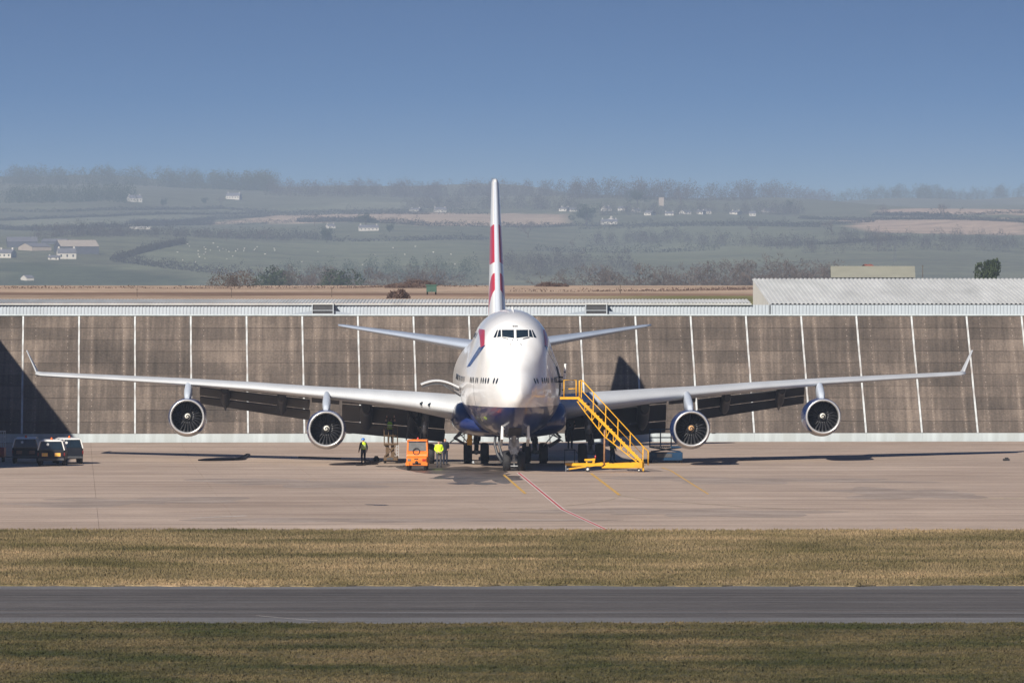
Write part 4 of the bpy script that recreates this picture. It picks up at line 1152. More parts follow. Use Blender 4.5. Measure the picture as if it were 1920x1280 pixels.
# ------------------------------------------------------------------ passenger stairs
p0 = G(1102, 884.5)
SY = p0.y                                        # plane of the near side rail
def sx(x): return (x - CX) / F * SY
def sz(y): return CAMZ - (y - HY) / F * SY
st = tag(empty('boarding_stairs', (sx(1150), SY, 0)), 'yellow wheeled boarding stairs leading up to the open passenger door', 'boarding stairs')
ox = sx(1150)
def SP(x, y, dy=0.0): return Vector((sx(x) - ox, dy, sz(y)))
WID = 1.15
for dy in (0, WID):
    mb = MB()
    mb.bar(SP(1083, 745, dy), SP(1203, 866, dy), .07, .17); mb.build('stringer', M['yellow'], st)
    # lower truss chord with lattice
    mb = MB(); low = [SP(1082, 752, dy), SP(1098, 774, dy), SP(1133, 818, dy), SP(1160, 839, dy), SP(1197, 868, dy)]
    for a, b in zip(low[:-1], low[1:]): mb.bar(a, b, .055)
    up_a, up_b = SP(1085, 748, dy), SP(1200, 864, dy)
    nn = 17
    for k in range(nn):
        t = (k + .6) / nn; u = up_a + (up_b - up_a) * t
        t2 = (k + 1.1 if k % 2 else k + .1) / nn
        xq = low[0].x + (low[-1].x - low[0].x) * min(1, max(0, t2))
        for a, b in zip(low[:-1], low[1:]):
            if a.x <= xq <= b.x: q = a + (b - a) * ((xq - a.x) / (b.x - a.x)); break
        mb.bar(u, q, .035)
    mb.build('truss', M['yellow'], st)
    # handrail
    mb = MB(); mb.tube([SP(1092, 713, dy), SP(1150, 776, dy), SP(1209, 840, dy), SP(1215.5, 845, dy), SP(1215.5, 872, dy)], .033, 8)
    mb.tube([SP(1092, 733, dy), SP(1206, 853, dy)], .025, 6); mb.build('handrail', M['yellow'], st)
    for x, yt, yb in ((1090.5, 713, 746), (1113, 737, 773), (1136, 762, 797), (1159, 787, 820), (1182, 812, 844), (1206, 838, 868)):
        mb = MB(); mb.bar(SP(x, yt, dy), SP(x - .6, yb, dy), .045); mb.build('rail_post', M['yellow'], st)
    mb = MB(); mb.bar(SP(1206, 866, dy), SP(1206, 882.5, dy), .10); mb.build('foot_jack', M['yellow'], st)
    # platform rail
    mb = MB(); mb.tube([SP(1057.5, 744, dy), SP(1057.5, 712.5, dy), SP(1080.5, 712.5, dy), SP(1080.5, 742, dy)], .035, 8); mb.tube([SP(1066, 729, dy), SP(1080.5, 728.5, dy)], .022, 6)
    mb.tube([SP(1086.5, 745, dy), SP(1086.5, 714, dy), SP(1092, 713, dy)], .035, 8); mb.build('platform_rail', M['yellow'], st)
nst = 19
mb = MB(); mb.box(-.14, .14, .03, WID - .03, -.02, .02); tread_me = mb.mesh('tread', M['yellow'])
for k in range(nst):
    a, b = SP(1086, 746), SP(1201, 863); t = (k + .5) / nst
    link('tread', tread_me, st, a + (b - a) * t)
mb = MB(); pa, pb = SP(1050, 744), SP(1085, 748.5); mb.box(pa.x, pb.x, -.03, WID + .03, pb.z, pa.z); bevel(mb.build('platform', M['yellow'], st), .015)
mb = MB(); a = SP(1134, 806); b = SP(1133, 871)
for dy in (.1, WID - .1): mb.tube([(a.x, dy, a.z), (b.x, dy, b.z)], .05, 8)
mb.build('support_leg', M['rust'], st)
mb = MB()
for dy in (.0, WID):
    mb.hexa([(SP(1128, 877).x, dy - .05, sz(877)), (SP(1207, 877).x, dy - .05, sz(877)), (SP(1207, 877).x, dy + .05, sz(877)), (SP(1128, 877).x, dy + .05, sz(877)),
             (SP(1140, 869).x, dy - .05, sz(869)), (SP(1207, 866).x, dy - .05, sz(866)), (SP(1207, 866).x, dy + .05, sz(866)), (SP(1140, 869).x, dy + .05, sz(869))])
mb.box(SP(1060, 870).x, SP(1130, 870).x, WID - .1, WID, sz(874), sz(868.5)); mb.box(SP(1195, 0).x, SP(1200, 0).x, 0, WID, sz(876), sz(870))
mb.build('base_frame', M['yellow'], st)
mb = MB(); mb.bar(SP(1066, 879, .15), SP(1142, 868, .15), .10, .10); mb.bar(SP(1080, 873, .15), SP(1130, 867, .15), .06, .05); mb.bar(SP(1100, 876, .15), SP(1100, 863, .15), .09); mb.bar(SP(1096, 862, .15), SP(1116, 861, .15), .2, .12); mb.bar(SP(1113, 868, .15), SP(1113, 859, .15), .14)
mb.build('drawbar', M['yellow'], st)
mb = MB(); mb.tube([SP(1062, 880, .15), SP(1068, 878.5, .15)], .06, 8); mb.bar(SP(1061, 884, .15), SP(1061, 872, .15), .05); mb.build('tow_eye', M['steel'], st)
mb = MB(); mb.lathe([(0, .0), (0, .05), (.16, .045), (.2, .0)], tuple(SP(1116.5, 859, .15)), 'z', 10); mb.build('warning_lamp', M['lamp_red'], st)
for x, dy in ((1102, .05), (1102, WID - .05), (1198, .1), (1198, WID - .1)):
    rr_ = .17 if x < 1150 else .11
    c = SP(x, 0, dy); c.z = rr_
    w_ = small_wheel(st, c, rr_, .12, M['van_white']); w_.rotation_euler = (0, 0, math.pi / 2)

# ------------------------------------------------------------------ vans
def make_van(name, label, X, Y, rz, body, top, panels):
    v = tag(empty(name, (X, Y, gz(Y)), rz), label, 'van')
    v['group'] = 'airfield vans at the left'
    # local: rear face at y=0 towards the camera, length to +y
    mb = MB(); rr = []
    for y, w, z0, z1 in [(0, .80, .42, 1.0), (.06, .86, .36, 1.03), (.5, .88, .32, 1.04), (3.2, .88, .32, 1.02), (4.0, .86, .34, .92), (4.25, .78, .42, .80)]:
        rr.append([(-w, y, z0 + .1), (-w + .08, y, z0), (w - .08, y, z0), (w, y, z0 + .1), (w, y, z1 - .06), (w - .05, y, z1), (-w + .05, y, z1), (-w, y, z1 - .06)])
    mb.loft(rr, smooth=False); bevel(mb.build('body', body, v), .03)
    mb = MB(); rr = []
    for y, wb, wt, zt_ in [(.04, .83, .66, 1.56), (.25, .85, .69, 1.63), (2.2, .85, .70, 1.64), (2.75, .84, .66, 1.58), (3.45, .82, .80, 1.06)]:
        rr.append([(-wb, y, 1.0), (wb, y, 1.0), (wt, y, zt_), (-wt, y, zt_)])
    mb.loft(rr, smooth=False); bevel(mb.build('cabin', M['glass'], v), .02)
    mb = MB(); mb.hexa([(-.70, .02, 1.57), (.70, .02, 1.57), (.72, 2.6, 1.60), (-.72, 2.6, 1.60), (-.62, .12, 1.66), (.62, .12, 1.66), (.63, 2.3, 1.68), (-.63, 2.3, 1.68)]); bevel(mb.build('roof', top, v), .03)
    for sg in (-1, 1):
        mb = MB(); mb.bar((sg * .85, -.005, 1.02), (sg * .69, .03, 1.60), .07, .07); mb.bar((sg * .855, 1.2, 1.02), (sg * .705, 1.2, 1.62), .07, .09); mb.bar((sg * .855, 2.2, 1.02), (sg * .705, 2.2, 1.62), .07, .09); mb.build('pillar', top, v)
        mb = MB(); mb.box(sg * .84 - .04, sg * .84 + .04, -.03, .08, .66, .86); bevel(mb.build('tail_light', M['lamp_dark'], v), .015)
        if panels == 0:
            for y in (.75, 3.35): small_wheel(v, (sg * .78, y, .31), .31, .2)
            continue
        mb = MB(); x0, x1 = sorted((sg * .22, sg * .60)); mb.box(x0, x1, -.022, .01, .62, .84); rp = mb.build('reflective_panel', M['reflect_orange'] if panels == 2 else M['reflect_dull'], v)
        mb = MB()
        for q in range(2): mb.hexa([(x0 + .02 + q * .17, -.026, .63), (x0 + .10 + q * .17, -.026, .63), (x0 + .10 + q * .17, -.021, .63), (x0 + .02 + q * .17, -.021, .63), (x0 + .11 + q * .17, -.026, .83), (x0 + .19 + q * .17, -.026, .83), (x0 + .19 + q * .17, -.021, .83), (x0 + .11 + q * .17, -.021, .83)])
        if panels == 2: mb.build('chevron', M['chevron'], rp)
        for y in (.75, 3.35): small_wheel(v, (sg * .78, y, .31), .31, .2)
    mb = MB(); mb.hexa([(-.74, .005, 1.06), (.74, .005, 1.06), (.74, .05, 1.06), (-.74, .05, 1.06), (-.60, .035, 1.54), (.60, .035, 1.54), (.60, .08, 1.54), (-.60, .08, 1.54)]); mb.build('rear_window', M['glass'], v)
    mb = MB(); mb.box(-.006, .006, -.012, .02, .46, 1.56); mb.build('door_gap', M['black'], v)
    mb = MB(); mb.box(-.84, .84, -.09, .05, .36, .50); bevel(mb.build('bumper', M['dark_grey'], v), .03)
    mb = MB(); mb.lathe([(-.03, 0), (-.03, .085), (0, .085)], (-.22, .02, 1.38), 'y', 18, smooth=False); mb.build('round_sticker', M['van_white'], v)
    mb = MB(); mb.lathe([(0, .09), (.03, .09), (.05, .06), (.14, .055), (.17, 0)], (.0, .55, 1.66), 'z', 14); mb.build('beacon', M['lamp_orange'], v)
    mb = MB(); mb.box(-.22, .22, -.105, -.085, .39, .48); mb.build('number_plate', M['dark_grey'], v)
    mb = MB(); mb.bar((.62, .02, .78), (.74, .02, .78), .03); mb.build('door_handle', M['galv'], v)
    return v
M['reflect_orange'] = mat('orange reflective panel', (.85, .42, .16), .4, var=.08, scale=9)
M['lamp_dark'] = mat('dark red lamp', (.20, .015, .015), .3, var=.1, scale=8)
M['reflect_dull'] = mat('dull orange panel', (.30, .13, .06), .5, var=.1, scale=9)
M['chevron'] = mat('yellow reflective stripe', (.85, .55, .03), .4, var=.06, scale=9)
q = G(96, 873.5); make_van('van', 'dark van with white roof edge and two bright orange reflective panels, nearest of three', q.x, q.y, .02, M['van_body'], M['van_white'], 2)
q = G(48, 868.5); make_van('van', 'dark van in the hangar shadow, leftmost of the three vans', q.x, q.y, .03, M['van_body'], M['van_white'], 1)
q = G(131, 869.5); v3 = make_van('van', 'white topped van showing its windowed side, rightmost of the three vans', q.x, q.y, .14, M['van_body'], M['van_white'], 0)

# red cage trolley at the picture's left edge
q = G(-6, 866)
tr = tag(empty('cage_trolley', (q.x, q.y, gz(q.y))), 'red trolley with a wire mesh cage at the left edge beside the vans', 'trolley')
mb = MB(); mb.box(-.75, .48, 0, 1.6, .32, .95); bevel(mb.build('body', M['red_box'], tr), .03)
for x in np.linspace(-.72, .45, 5):
    for y in (.03, 1.57):
        mb = MB(); mb.bar((x, y, .95), (x, y, 2.0), .035); mb.build('cage_bar', M['galv'], tr)
mb = MB()
for z in (1.3, 1.65, 2.0):
    for y in (.03, 1.57): mb.bar((-.74, y, z), (.47, y, z), .03)
    for x in (-.73, .46): mb.bar((x, .03, z), (x, 1.57, z), .03)
mb.build('cage_rail', M['galv'], tr)
for x in (-.6, .36):
    for y in (.25, 1.35): small_wheel(tr, (x, y, .2), .2, .12)
mb = MB(); mb.bar((.45, .4, .36), (1.25, .3, .28), .06); mb.build('drawbar', M['dark_grey'], tr)

# ------------------------------------------------------------------ orange tug
q = G(781, 881.5)
tg = tag(empty('aircraft_tug', (q.x, q.y, gz(q.y)), -.04), 'small bright orange tug with a windowed cab beside the left wing gear', 'tug')
mb = MB(); rr = []
for y, w, z1 in [(0, .60, .74), (.08, .64, .80), (.75, .66, .86), (.8, .66, 1.02), (2.4, .66, 1.02), (2.5, .6, .9)]:
    rr.append([(-w, y, .30), (w, y, .30), (w, y, z1 - .04), (w - .05, y, z1), (-w + .05, y, z1), (-w, y, z1 - .04)])
mb.loft(rr, smooth=False); bevel(mb.build('body', M['orange'], tg), .03)
mb = MB()
for sg in (-1, 1):
    mb.bar((sg * .62, .82, .98), (sg * .58, .92, 1.82), .09); mb.bar((sg * .62, 2.2, .98), (sg * .58, 2.1, 1.82), .09)
    mb.box(sg * .64 - .02, sg * .64 + .02, .86, 2.2, .95, 1.22)
mb.box(-.60, .60, .79, .86, .98, 1.18); mb.build('cab_frame', M['orange'], tg)
mb = MB(); mb.hexa([(-.66, .76, 1.80), (.66, .76, 1.80), (.66, 2.25, 1.80), (-.66, 2.25, 1.80), (-.60, .84, 1.90), (.60, .84, 1.90), (.60, 2.2, 1.90), (-.60, 2.2, 1.90)]); bevel(mb.build('cab_roof', M['orange'], tg), .03)
M['cab_glass'] = mat('dusty cab glass', (.16, .16, .155), .15, var=.15, scale=3, spec=.6)
mb = MB(); mb.hexa([(-.55, .83, 1.20), (.55, .83, 1.20), (.55, .85, 1.20), (-.55, .85, 1.20), (-.53, .90, 1.79), (.53, .90, 1.79), (.53, .92, 1.79), (-.53, .92, 1.79)]); ws = mb.build('windscreen', M['cab_glass'], tg)
mb = MB(); mb.lathe([(-.03, .17), (-.05, .20), (-.03, .23), (0, .2), (-.03, .17)], (-.05, .81, 1.16), 'y', 20); mb.build('steering_wheel', M['black'], ws)
for sg in (-1, 1):
    mb = MB(); mb.box(sg * .46 - .10, sg * .46 + .10, -.03, .04, .58, .72); mb.build('lamp', M['lamp_red'] if sg > 0 else M['cab_glass'], tg)
    mb = MB(); mb.box(sg * .56 - .12, sg * .56 + .12, -.06, .5, .30, .50); mb.build('mudguard', M['orange'], tg)
    for y in (.35, 2.0): small_wheel(tg, (sg * .53, y, .27), .27, .2, M['dark_grey'])
mb = MB(); mb.lathe([(-.14, 0), (-.14, .07), (0, .10)], (0, 0, .50), 'y', 10); mb.box(-.26, .26, -.05, .0, .38, .46); mb.build('tow_hitch', M['black'], tg)
mb = MB(); mb.box(-.14, .10, -.012, .02, .80 - .12, .80 - .06); mb.build('badge', M['black'], tg)
mb = MB(); mb.lathe([(0, .07), (.04, .06), (.12, .05), (.14, 0)], (.02, 1.2, 1.90), 'z', 12); mb.build('beacon', M['lamp_red'], tg)

# ------------------------------------------------------------------ scissor lifts
def scissor_lift(name, label, q, W, L, zb, zt, rail, paint, nsc, rot=0.0, wheel_r=.22):
    s = tag(empty(name, (q.x, q.y, gz(q.y)), rot), label, 'scissor lift')
    h = W / 2
    mb = MB(); mb.box(-h, h, 0, L, .18, zb); bevel(mb.build('chassis', paint, s), .03)
    mb = MB(); mb.box(-h * .55, h * .35, -.03, .02, zb * .55, zb * .9); mb.build('control_box', M['dark_grey'], s)
    for sg in (-1, 1):
        for y in (.3, L - .3): small_wheel(s, (sg * (h - .08), y, wheel_r), wheel_r, .16, M['dark_grey'])
    dz = (zt - zb - .05) / nsc
    for k in range(nsc):
        z0 = zb + k * dz
        for y in (.12, L - .12):
            mb = MB(); mb.bar((-h * .9, y, z0 + .03), (h * .9, y, z0 + dz - .03), .07, .06, up=(0, 1, 0)); mb.build('scissor_arm', paint, s)
            mb = MB(); mb.bar((h * .9, y + .07, z0 + .03), (-h * .9, y + .07, z0 + dz - .03), .07, .06, up=(0, 1, 0)); mb.build('scissor_arm', paint, s)
    mb = MB(); mb.box(-h, h, 0, L, zt - .10, zt); bevel(mb.build('platform', paint, s), .015)
    for x in np.linspace(-h + .03, h - .03, 4):
        for y in (.03, L - .03):
            mb = MB(); mb.bar((x, y, zt), (x, y, zt + rail), .045); mb.build('rail_post', paint, s)
    for z in (rail * .5, rail):
        mb = MB()
        for y in (.03, L - .03): mb.bar((-h, y, zt + z), (h, y, zt + z), .045)
        for x in (-h + .03, h - .03): mb.bar((x, 0, zt + z), (x, L, zt + z), .045)
        mb.build('guard_rail', paint, s)
    return s
q = G(1249, 868)
lb = scissor_lift('scissor_lift', 'blue scissor lift with railings parked behind the right inner engine', q, 2.15, 1.6, .70, 1.10, 1.1, M['lift_blue'], 1)
# pale lettering along the platform edge (too small to read in the photograph)
mb = MB()
for k in range(9):
    x = -.75 + k * .12; mb.box(x, x + .07, -.012, -.004, 1.025, 1.075)
mb.build('lettering', M['van_white'], lb)
q = G(732.5, 868.5)
lbrown = scissor_lift('mast_lift', 'brown mast lift under the left wing carrying a worker', q, .92, 1.5, .42, 1.28, 1.05, M['lift_brown_shaded'], 1)
mb = MB()
for x in (-.22, .12): mb.box(x - .11, x + .11, .2, .5, .4, 1.2)
mb.build('mast', M['lift_brown_shaded'], lbrown)
mb = MB()
for z in (.55, .75, .95, 1.15): mb.bar((.36, -.02, z), (.52, -.02, z), .03)
mb.bar((.36, -.02, .45), (.36, -.02, 1.2), .03); mb.bar((.52, -.02, .45), (.52, -.02, 1.2), .03); mb.build('ladder', M['galv'], lbrown)

# small maintenance steps under the right wing
q = G(1068, 866)
ms = tag(empty('maintenance_steps', (q.x, q.y, gz(q.y))), 'low wheeled metal steps under the right wing with a worker on top', 'steps')
mb = MB(); mb.box(-.35, .35, 0, .6, .78, .84); mb.build('platform', M['dark_grey'], ms)
for x in (-.33, .33):
    for y in (.03, .57):
        mb = MB(); mb.bar((x, y, .08), (x * .95, y, .8), .04); mb.build('leg', M['dark_grey'], ms); small_wheel(ms, (x, y, .08), .08, .05)
for k in range(3):
    mb = MB(); mb.box(.38 + k * .16, .52 + k * .16, .05, .55, .60 - k * .2, .63 - k * .2); mb.build('step', M['dark_grey'], ms)
mb = MB(); mb.bar((.36, .04, .8), (.9, .04, .1), .04); mb.bar((.36, .56, .8), (.9, .56, .1), .04); mb.build('side_rail', M['dark_grey'], ms)

# ------------------------------------------------------------------ people
def person(label, foot, height, jacket, trousers, face, pose, vest=None, helmet=None, lying_z=0.0):
    """one continuous skinned body; face = heading (0 looks at the camera)"""
    k = height / 1.78
    p = pose
    J = {'pelvis': (0, 0, .96), 'belly': (0, 0, 1.12), 'chest': (0, p.get('lean', 0) * -.05, 1.33), 'neck': (0, p.get('lean', 0) * -.1, 1.50), 'head': (0, p.get('lean', 0) * -.12 - .01, 1.60), 'crown': (0, p.get('lean', 0) * -.13, 1.72)}
    for sg, n_ in ((-1, 'l'), (1, 'r')):
        st_ = p.get('stride', 0) * sg
        J['hip' + n_] = (sg * .10, 0, .92); J['knee' + n_] = (sg * .115, -.04 + st_ * .12, .50); J['ank' + n_] = (sg * .12, st_ * .22, .09); J['toe' + n_] = (sg * .135, st_ * .22 - .17, .04)
        a = p['arm' + n_]
        J['sho' + n_] = (sg * .19, J['chest'][1], 1.42); J['elb' + n_] = a[0]; J['wri' + n_] = a[1]; J['palm' + n_] = a[2]
    rad = {'pelvis': .175, 'belly': .17, 'chest': .19, 'neck': .062, 'head': .098, 'crown': .075}
    for n_ in 'lr': rad.update({'hip' + n_: .105, 'knee' + n_: .082, 'ank' + n_: .062, 'toe' + n_: .04, 'sho' + n_: .085, 'elb' + n_: .066, 'wri' + n_: .042, 'palm' + n_: .040})
    E = [('pelvis', 'belly'), ('belly', 'chest'), ('chest', 'neck'), ('neck', 'head'), ('head', 'crown')]
    for n_ in 'lr': E += [('pelvis', 'hip' + n_), ('hip' + n_, 'knee' + n_), ('knee' + n_, 'ank' + n_), ('ank' + n_, 'toe' + n_), ('chest', 'sho' + n_), ('sho' + n_, 'elb' + n_), ('elb' + n_, 'wri' + n_), ('wri' + n_, 'palm' + n_)]
    # fingers
    for sg, n_ in ((-1, 'l'), (1, 'r')):
        w_, pm = Vector(J['wri' + n_]), Vector(J['palm' + n_]); d = (pm - w_).normalized(); side = d.cross(Vector((1, 0, 0)))
        side = side.normalized() if side.length > .1 else Vector((0, 1, 0))
        for f, (o_, ln) in enumerate(((-.030, .075), (-.010, .085), (.010, .08), (.030, .065))):
            J[f'f{f}{n_}'] = tuple(pm + side * o_ + d * ln); rad[f'f{f}{n_}'] = .010; E.append(('palm' + n_, f'f{f}{n_}'))
        J['th' + n_] = tuple(w_ + d * .05 + side * -.065); rad['th' + n_] = .011; E.append(('palm' + n_, 'th' + n_))
    names = list(J); idx = {n_: i for i, n_ in enumerate(names)}
    me = bpy.data.meshes.new('person'); me.from_pydata([tuple(c * k for c in J[n_]) for n_ in names], [(idx[a], idx[b]) for a, b in E], [])
    ob = bpy.data.objects.new('person_skin', me); COL.objects.link(ob)
    ob.modifiers.new('skin', 'SKIN'); sb = ob.modifiers.new('sub', 'SUBSURF'); sb.levels = 1; sb.render_levels = 1
    for i, n_ in enumerate(names):
        sv = me.skin_vertices[0].data[i]; r_ = rad[n_] * k
        sv.radius = (r_ * (1.15 if n_ in ('chest', 'pelvis', 'belly') else 1), r_ * (.78 if n_ in ('chest', 'pelvis', 'belly') else 1)); sv.use_root = n_ == 'pelvis'
    dg = bpy.context.evaluated_depsgraph_get(); body = bpy.data.meshes.new_from_object(ob.evaluated_get(dg)); bpy.data.objects.remove(ob)
    body.name = 'person'
    for m_ in (jacket, trousers, M['skin'], M['black'], M['hair']): body.materials.append(m_)
    nk, wr = J['neck'][2] * k, [Vector(J['wri' + n_]) * k for n_ in 'lr']; pl = [Vector(J['palm' + n_]) * k for n_ in 'lr']
    for poly in body.polygons:
        c = poly.center; mi = 0
        if c.z < .12 * k: mi = 3
        elif c.z < .93 * k and not any((c - w_).length < .16 * k for w_ in wr + pl): mi = 1
        if c.z > nk + .0: mi = 4 if (c.z > nk + .15 * k or c.y > .045 * k) else 2
        if any((c - w_).length < .105 * k for w_ in pl): mi = 2
        poly.material_index = mi; poly.use_smooth = True
    o = link('person', body, None, foot, (0, 0, face)); tag(o, label, 'person')
    # nose and eyes, so that the head has a face
    hz = J['head'][2] * k; hy = J['head'][1] * k
    mb = MB(); mb.lathe([(0, .012), (.02, .016), (.04, .008)], (0, hy - .095 * k, hz - .005), 'z', 6)
    for sg in (-1, 1): mb.lathe([(0, 0), (.006, .011), (.012, 0)], (sg * .034, hy - .10 * k, hz + .025), 'y', 6, mi=1)
    mb.box(-.025, .025, hy - .098 * k, hy - .09 * k, hz - .05, hz - .04, 2); mb.build('face', [M['skin'], M['black'], M['lamp_red']], o)
    if helmet:
        mb = MB(); mb.lathe([(-.02, .135), (0, .125), (.05, .118), (.10, .085), (.125, .03), (.128, 0)], (0, hy, hz + .04), 'z', 16); mb.build('helmet', helmet, o)
    if vest:
        mb = MB(); rr = []
        cy = J['chest'][1] * k
        for z, wx, wy in ((.98, .205, .155), (1.10, .20, .15), (1.25, .215, .16), (1.38, .21, .155), (1.46, .15, .12), (1.50, .09, .085)):
            rr.append([(wx * k * math.cos(t), cy + wy * k * math.sin(t), z * k) for t in np.linspace(0, 2 * math.pi, 20, endpoint=False)])
        mb.loft(rr, cap=False); vo = mb.build('vest', vest, o)
        mb = MB()
        for z in (1.08, 1.22):
            rr = [[(.222 * k * math.cos(t), cy + .168 * k * math.sin(t), (z + dz) * k) for t in np.linspace(0, 2 * math.pi, 20, endpoint=False)] for dz in (0, .05)]
            mb.loft(rr, cap=False)
        mb.build('reflective_band', M['reflective'], vo)
    return o
hang = lambda sg, out=.05: [(sg * (.24 + out), .02, 1.16), (sg * (.26 + out), -.06, .92), (sg * (.26 + out), -.09, .84)]
fwd = lambda sg: [(sg * .27, .02, 1.15), (sg * .12, -.22, 1.02), (sg * .04, -.27, .99)]
up = lambda sg: [(sg * .33, -.12, 1.50), (sg * .26, -.18, 1.76), (sg * .25, -.19, 1.85)]
P_ = lambda x, y: G(x, y)
person('worker in a bright yellow jacket and dark trousers standing beside the orange tug', P_(823, 876), 1.74, M['hivis'], M['grey_cloth'], .15, dict(arml=fwd(-1), armr=fwd(1), stride=.25))
person('worker in dark clothing standing just behind the yellow jacketed worker', P_(834.5, 871.5), 1.78, M['navy_cloth'], M['navy_cloth'], .5, dict(arml=hang(-1), armr=fwd(1), stride=.1))
person('worker with blue helmet and yellow green vest standing beside the left inner engine', P_(681.5, 869), 1.68, M['navy_cloth'], M['navy_cloth'], -2.6, dict(arml=hang(-1), armr=hang(1), lean=.3), vest=M['hivis'], helmet=M['helmet_blue'])
b_ = G(732.5, 868.5)
person('worker in green vest reaching up from the brown mast lift', (b_.x - .05, b_.y + .7, gz(b_.y) + 1.28), 1.70, M['navy_cloth'], M['navy_cloth'], 3.0, dict(arml=up(-1), armr=up(1)), vest=M['hivis_green'])
person('worker in green vest standing behind the boarding stairs', P_(1148, 866.5), 1.72, M['navy_cloth'], M['navy_cloth'], 2.2, dict(arml=hang(-1), armr=fwd(1), stride=.3), vest=M['hivis_green'])
b_ = G(1068, 866)
person('dark dressed worker standing on the low steps under the right wing', (b_.x + .03, b_.y + .3, gz(b_.y) + .84), 1.74, M['navy_cloth'], M['navy_cloth'], 2.9, dict(arml=up(-1), armr=hang(1)))

# ------------------------------------------------------------------ hoses and bits on the apron
def hose(name, label, pix, r_, m, cat='hose'):
    pts = [G(x, y) + Vector((0, 0, r_ + .01)) for x, y in pix]; Q = []
    for i in range(len(pts) - 1):
        p_, q_ = pts[max(i - 1, 0)], pts[min(i + 2, len(pts) - 1)]
        for t in (0, 1/6, 2/6, 3/6, 4/6, 5/6):
            a, b = pts[i], pts[i + 1]; m0, m1 = (b - p_) * .5, (q_ - a) * .5
            Q.append((2*t**3-3*t**2+1)*a + (t**3-2*t**2+t)*m0 + (-2*t**3+3*t**2)*b + (t**3-t**2)*m1)
    Q.append(pts[-1]); c = Q[0].copy(); c.z = gz(c.y)
    mb = MB(); mb.tube([p - c for p in Q], r_, 8); return tag(mb.build(name, m, None, c), label, cat)
hose('hose', 'dark hose curling on the apron below the left outer engine', [(372, 863.6), (400, 863), (430, 862), (455, 861), (466, 856), (468, 853.5), (462, 853), (452, 858), (440, 862)], .05, M['black'])
hose('hose', 'dark hose lying on the apron at the feet of the blue helmeted worker', [(560, 858), (610, 859.5), (655, 861), (690, 864), (692, 869), (680, 872.5), (668, 873)], .05, M['black'])
hose('hose', 'pale hose running straight from the mast lift to the orange tug', [(640, 862), (700, 863.5), (760, 863.8), (800, 864.2)], .06, M['galv'])
q = G(705.5, 864.5); mb = MB(); mb.lathe([(0, .16), (.04, .2), (.22, .2), (.30, .12), (.36, .10)], (0, 0, 0), 'z', 12); tag(mb.build('valve_bucket', M['black'], None, (q.x, q.y, gz(q.y))), 'small black bucket on the apron between helmeted worker and mast lift', 'bucket')
q = G(1887, 863.5); mb = MB(); mb.box(-.22, .22, 0, .3, 0, .14); mb.box(-.1, .15, .05, .25, .14, .22); tag(bevel(mb.build('wheel_chock', M['black'], None, (q.x, q.y, gz(q.y))), .03), 'small black wheel chock alone on the apron at far right', 'chock')
# ------------------------------------------------------------------ sheds behind the wall
M['clad'] = mat('pale blue grey cladding', (.44, .49, .54), .5, var=.05, scale=.7, dirt=(.38, .42, .46), dirt_amt=.4)
M['roof_sheet'] = mat('weathered pale roof sheet', (.55, .56, .55), .6, var=.10, scale=.6, dirt=(.36, .37, .36), dirt_amt=.5, stretch=(1.5, .2, 1))
M['gable'] = mat('cream gable board', (.66, .65, .60), .6, var=.05, scale=.7)
def corrugated(name, a, b, up_vec, pitch, depth, m, parent, out):
    """ribbed sheet from a to b, extruded along up_vec; ribs stand out along 'out'"""
    a, b, up_vec, out = Vector(a), Vector(b), Vector(up_vec), Vector(out); L = (b - a).length; n = int(L / pitch); vs = []; d = (b - a) / n
    for i in range(n):
        for f, o_ in ((0, 0), (.42, 0), (.5, 1), (.92, 1)):
            p = a + d * (i + f) + out * (depth * o_); vs += [p, p + up_vec]
    k = len(vs) // 2
    mb = MB(); mb.add(vs, [(2*i, 2*i+2, 2*i+3, 2*i+1) for i in range(k - 1)]); return mb.build(name, m, parent)
sh = tag(empty('long_shed', (0, 522, 6.0)), 'long low pale corrugated shed showing above the wall', 'shed')
def shx(x, d): return (x - CX) / F * d
ZE = at(0, 571.5, 522).z - 6; ZR = at(0, 564, 532).z - 6
xa, xb = -60.0, 60.0
corrugated('cladding', (xa, 0, 0), (xb, 0, 0), (0, 0, ZE), .26, .05, M['clad'], sh, (0, -1, 0))
mb = MB(); mb.box(xa, shx(1409, 522), -.22, -.02, ZE, ZE + .10); mb.build('gutter', M['roof_sheet'], sh)
corrugated('roof', (xa, -.2, ZE + .11), (shx(1409, 522), -.2, ZE + .11), (0, 10, ZR - ZE), .26, .04, M['roof_sheet'], sh, (0, 0, 1))
mb = MB(); mb.box(xa, xb, .1, 9.8, 0, ZE - .05); mb.build('core', M['clad'], sh)
mb = MB(); x = shx(1443.5, 522); mb.box(x - .03, x + .03, -.09, -.055, 0, ZE); mb.build('downpipe', M['black'], sh)
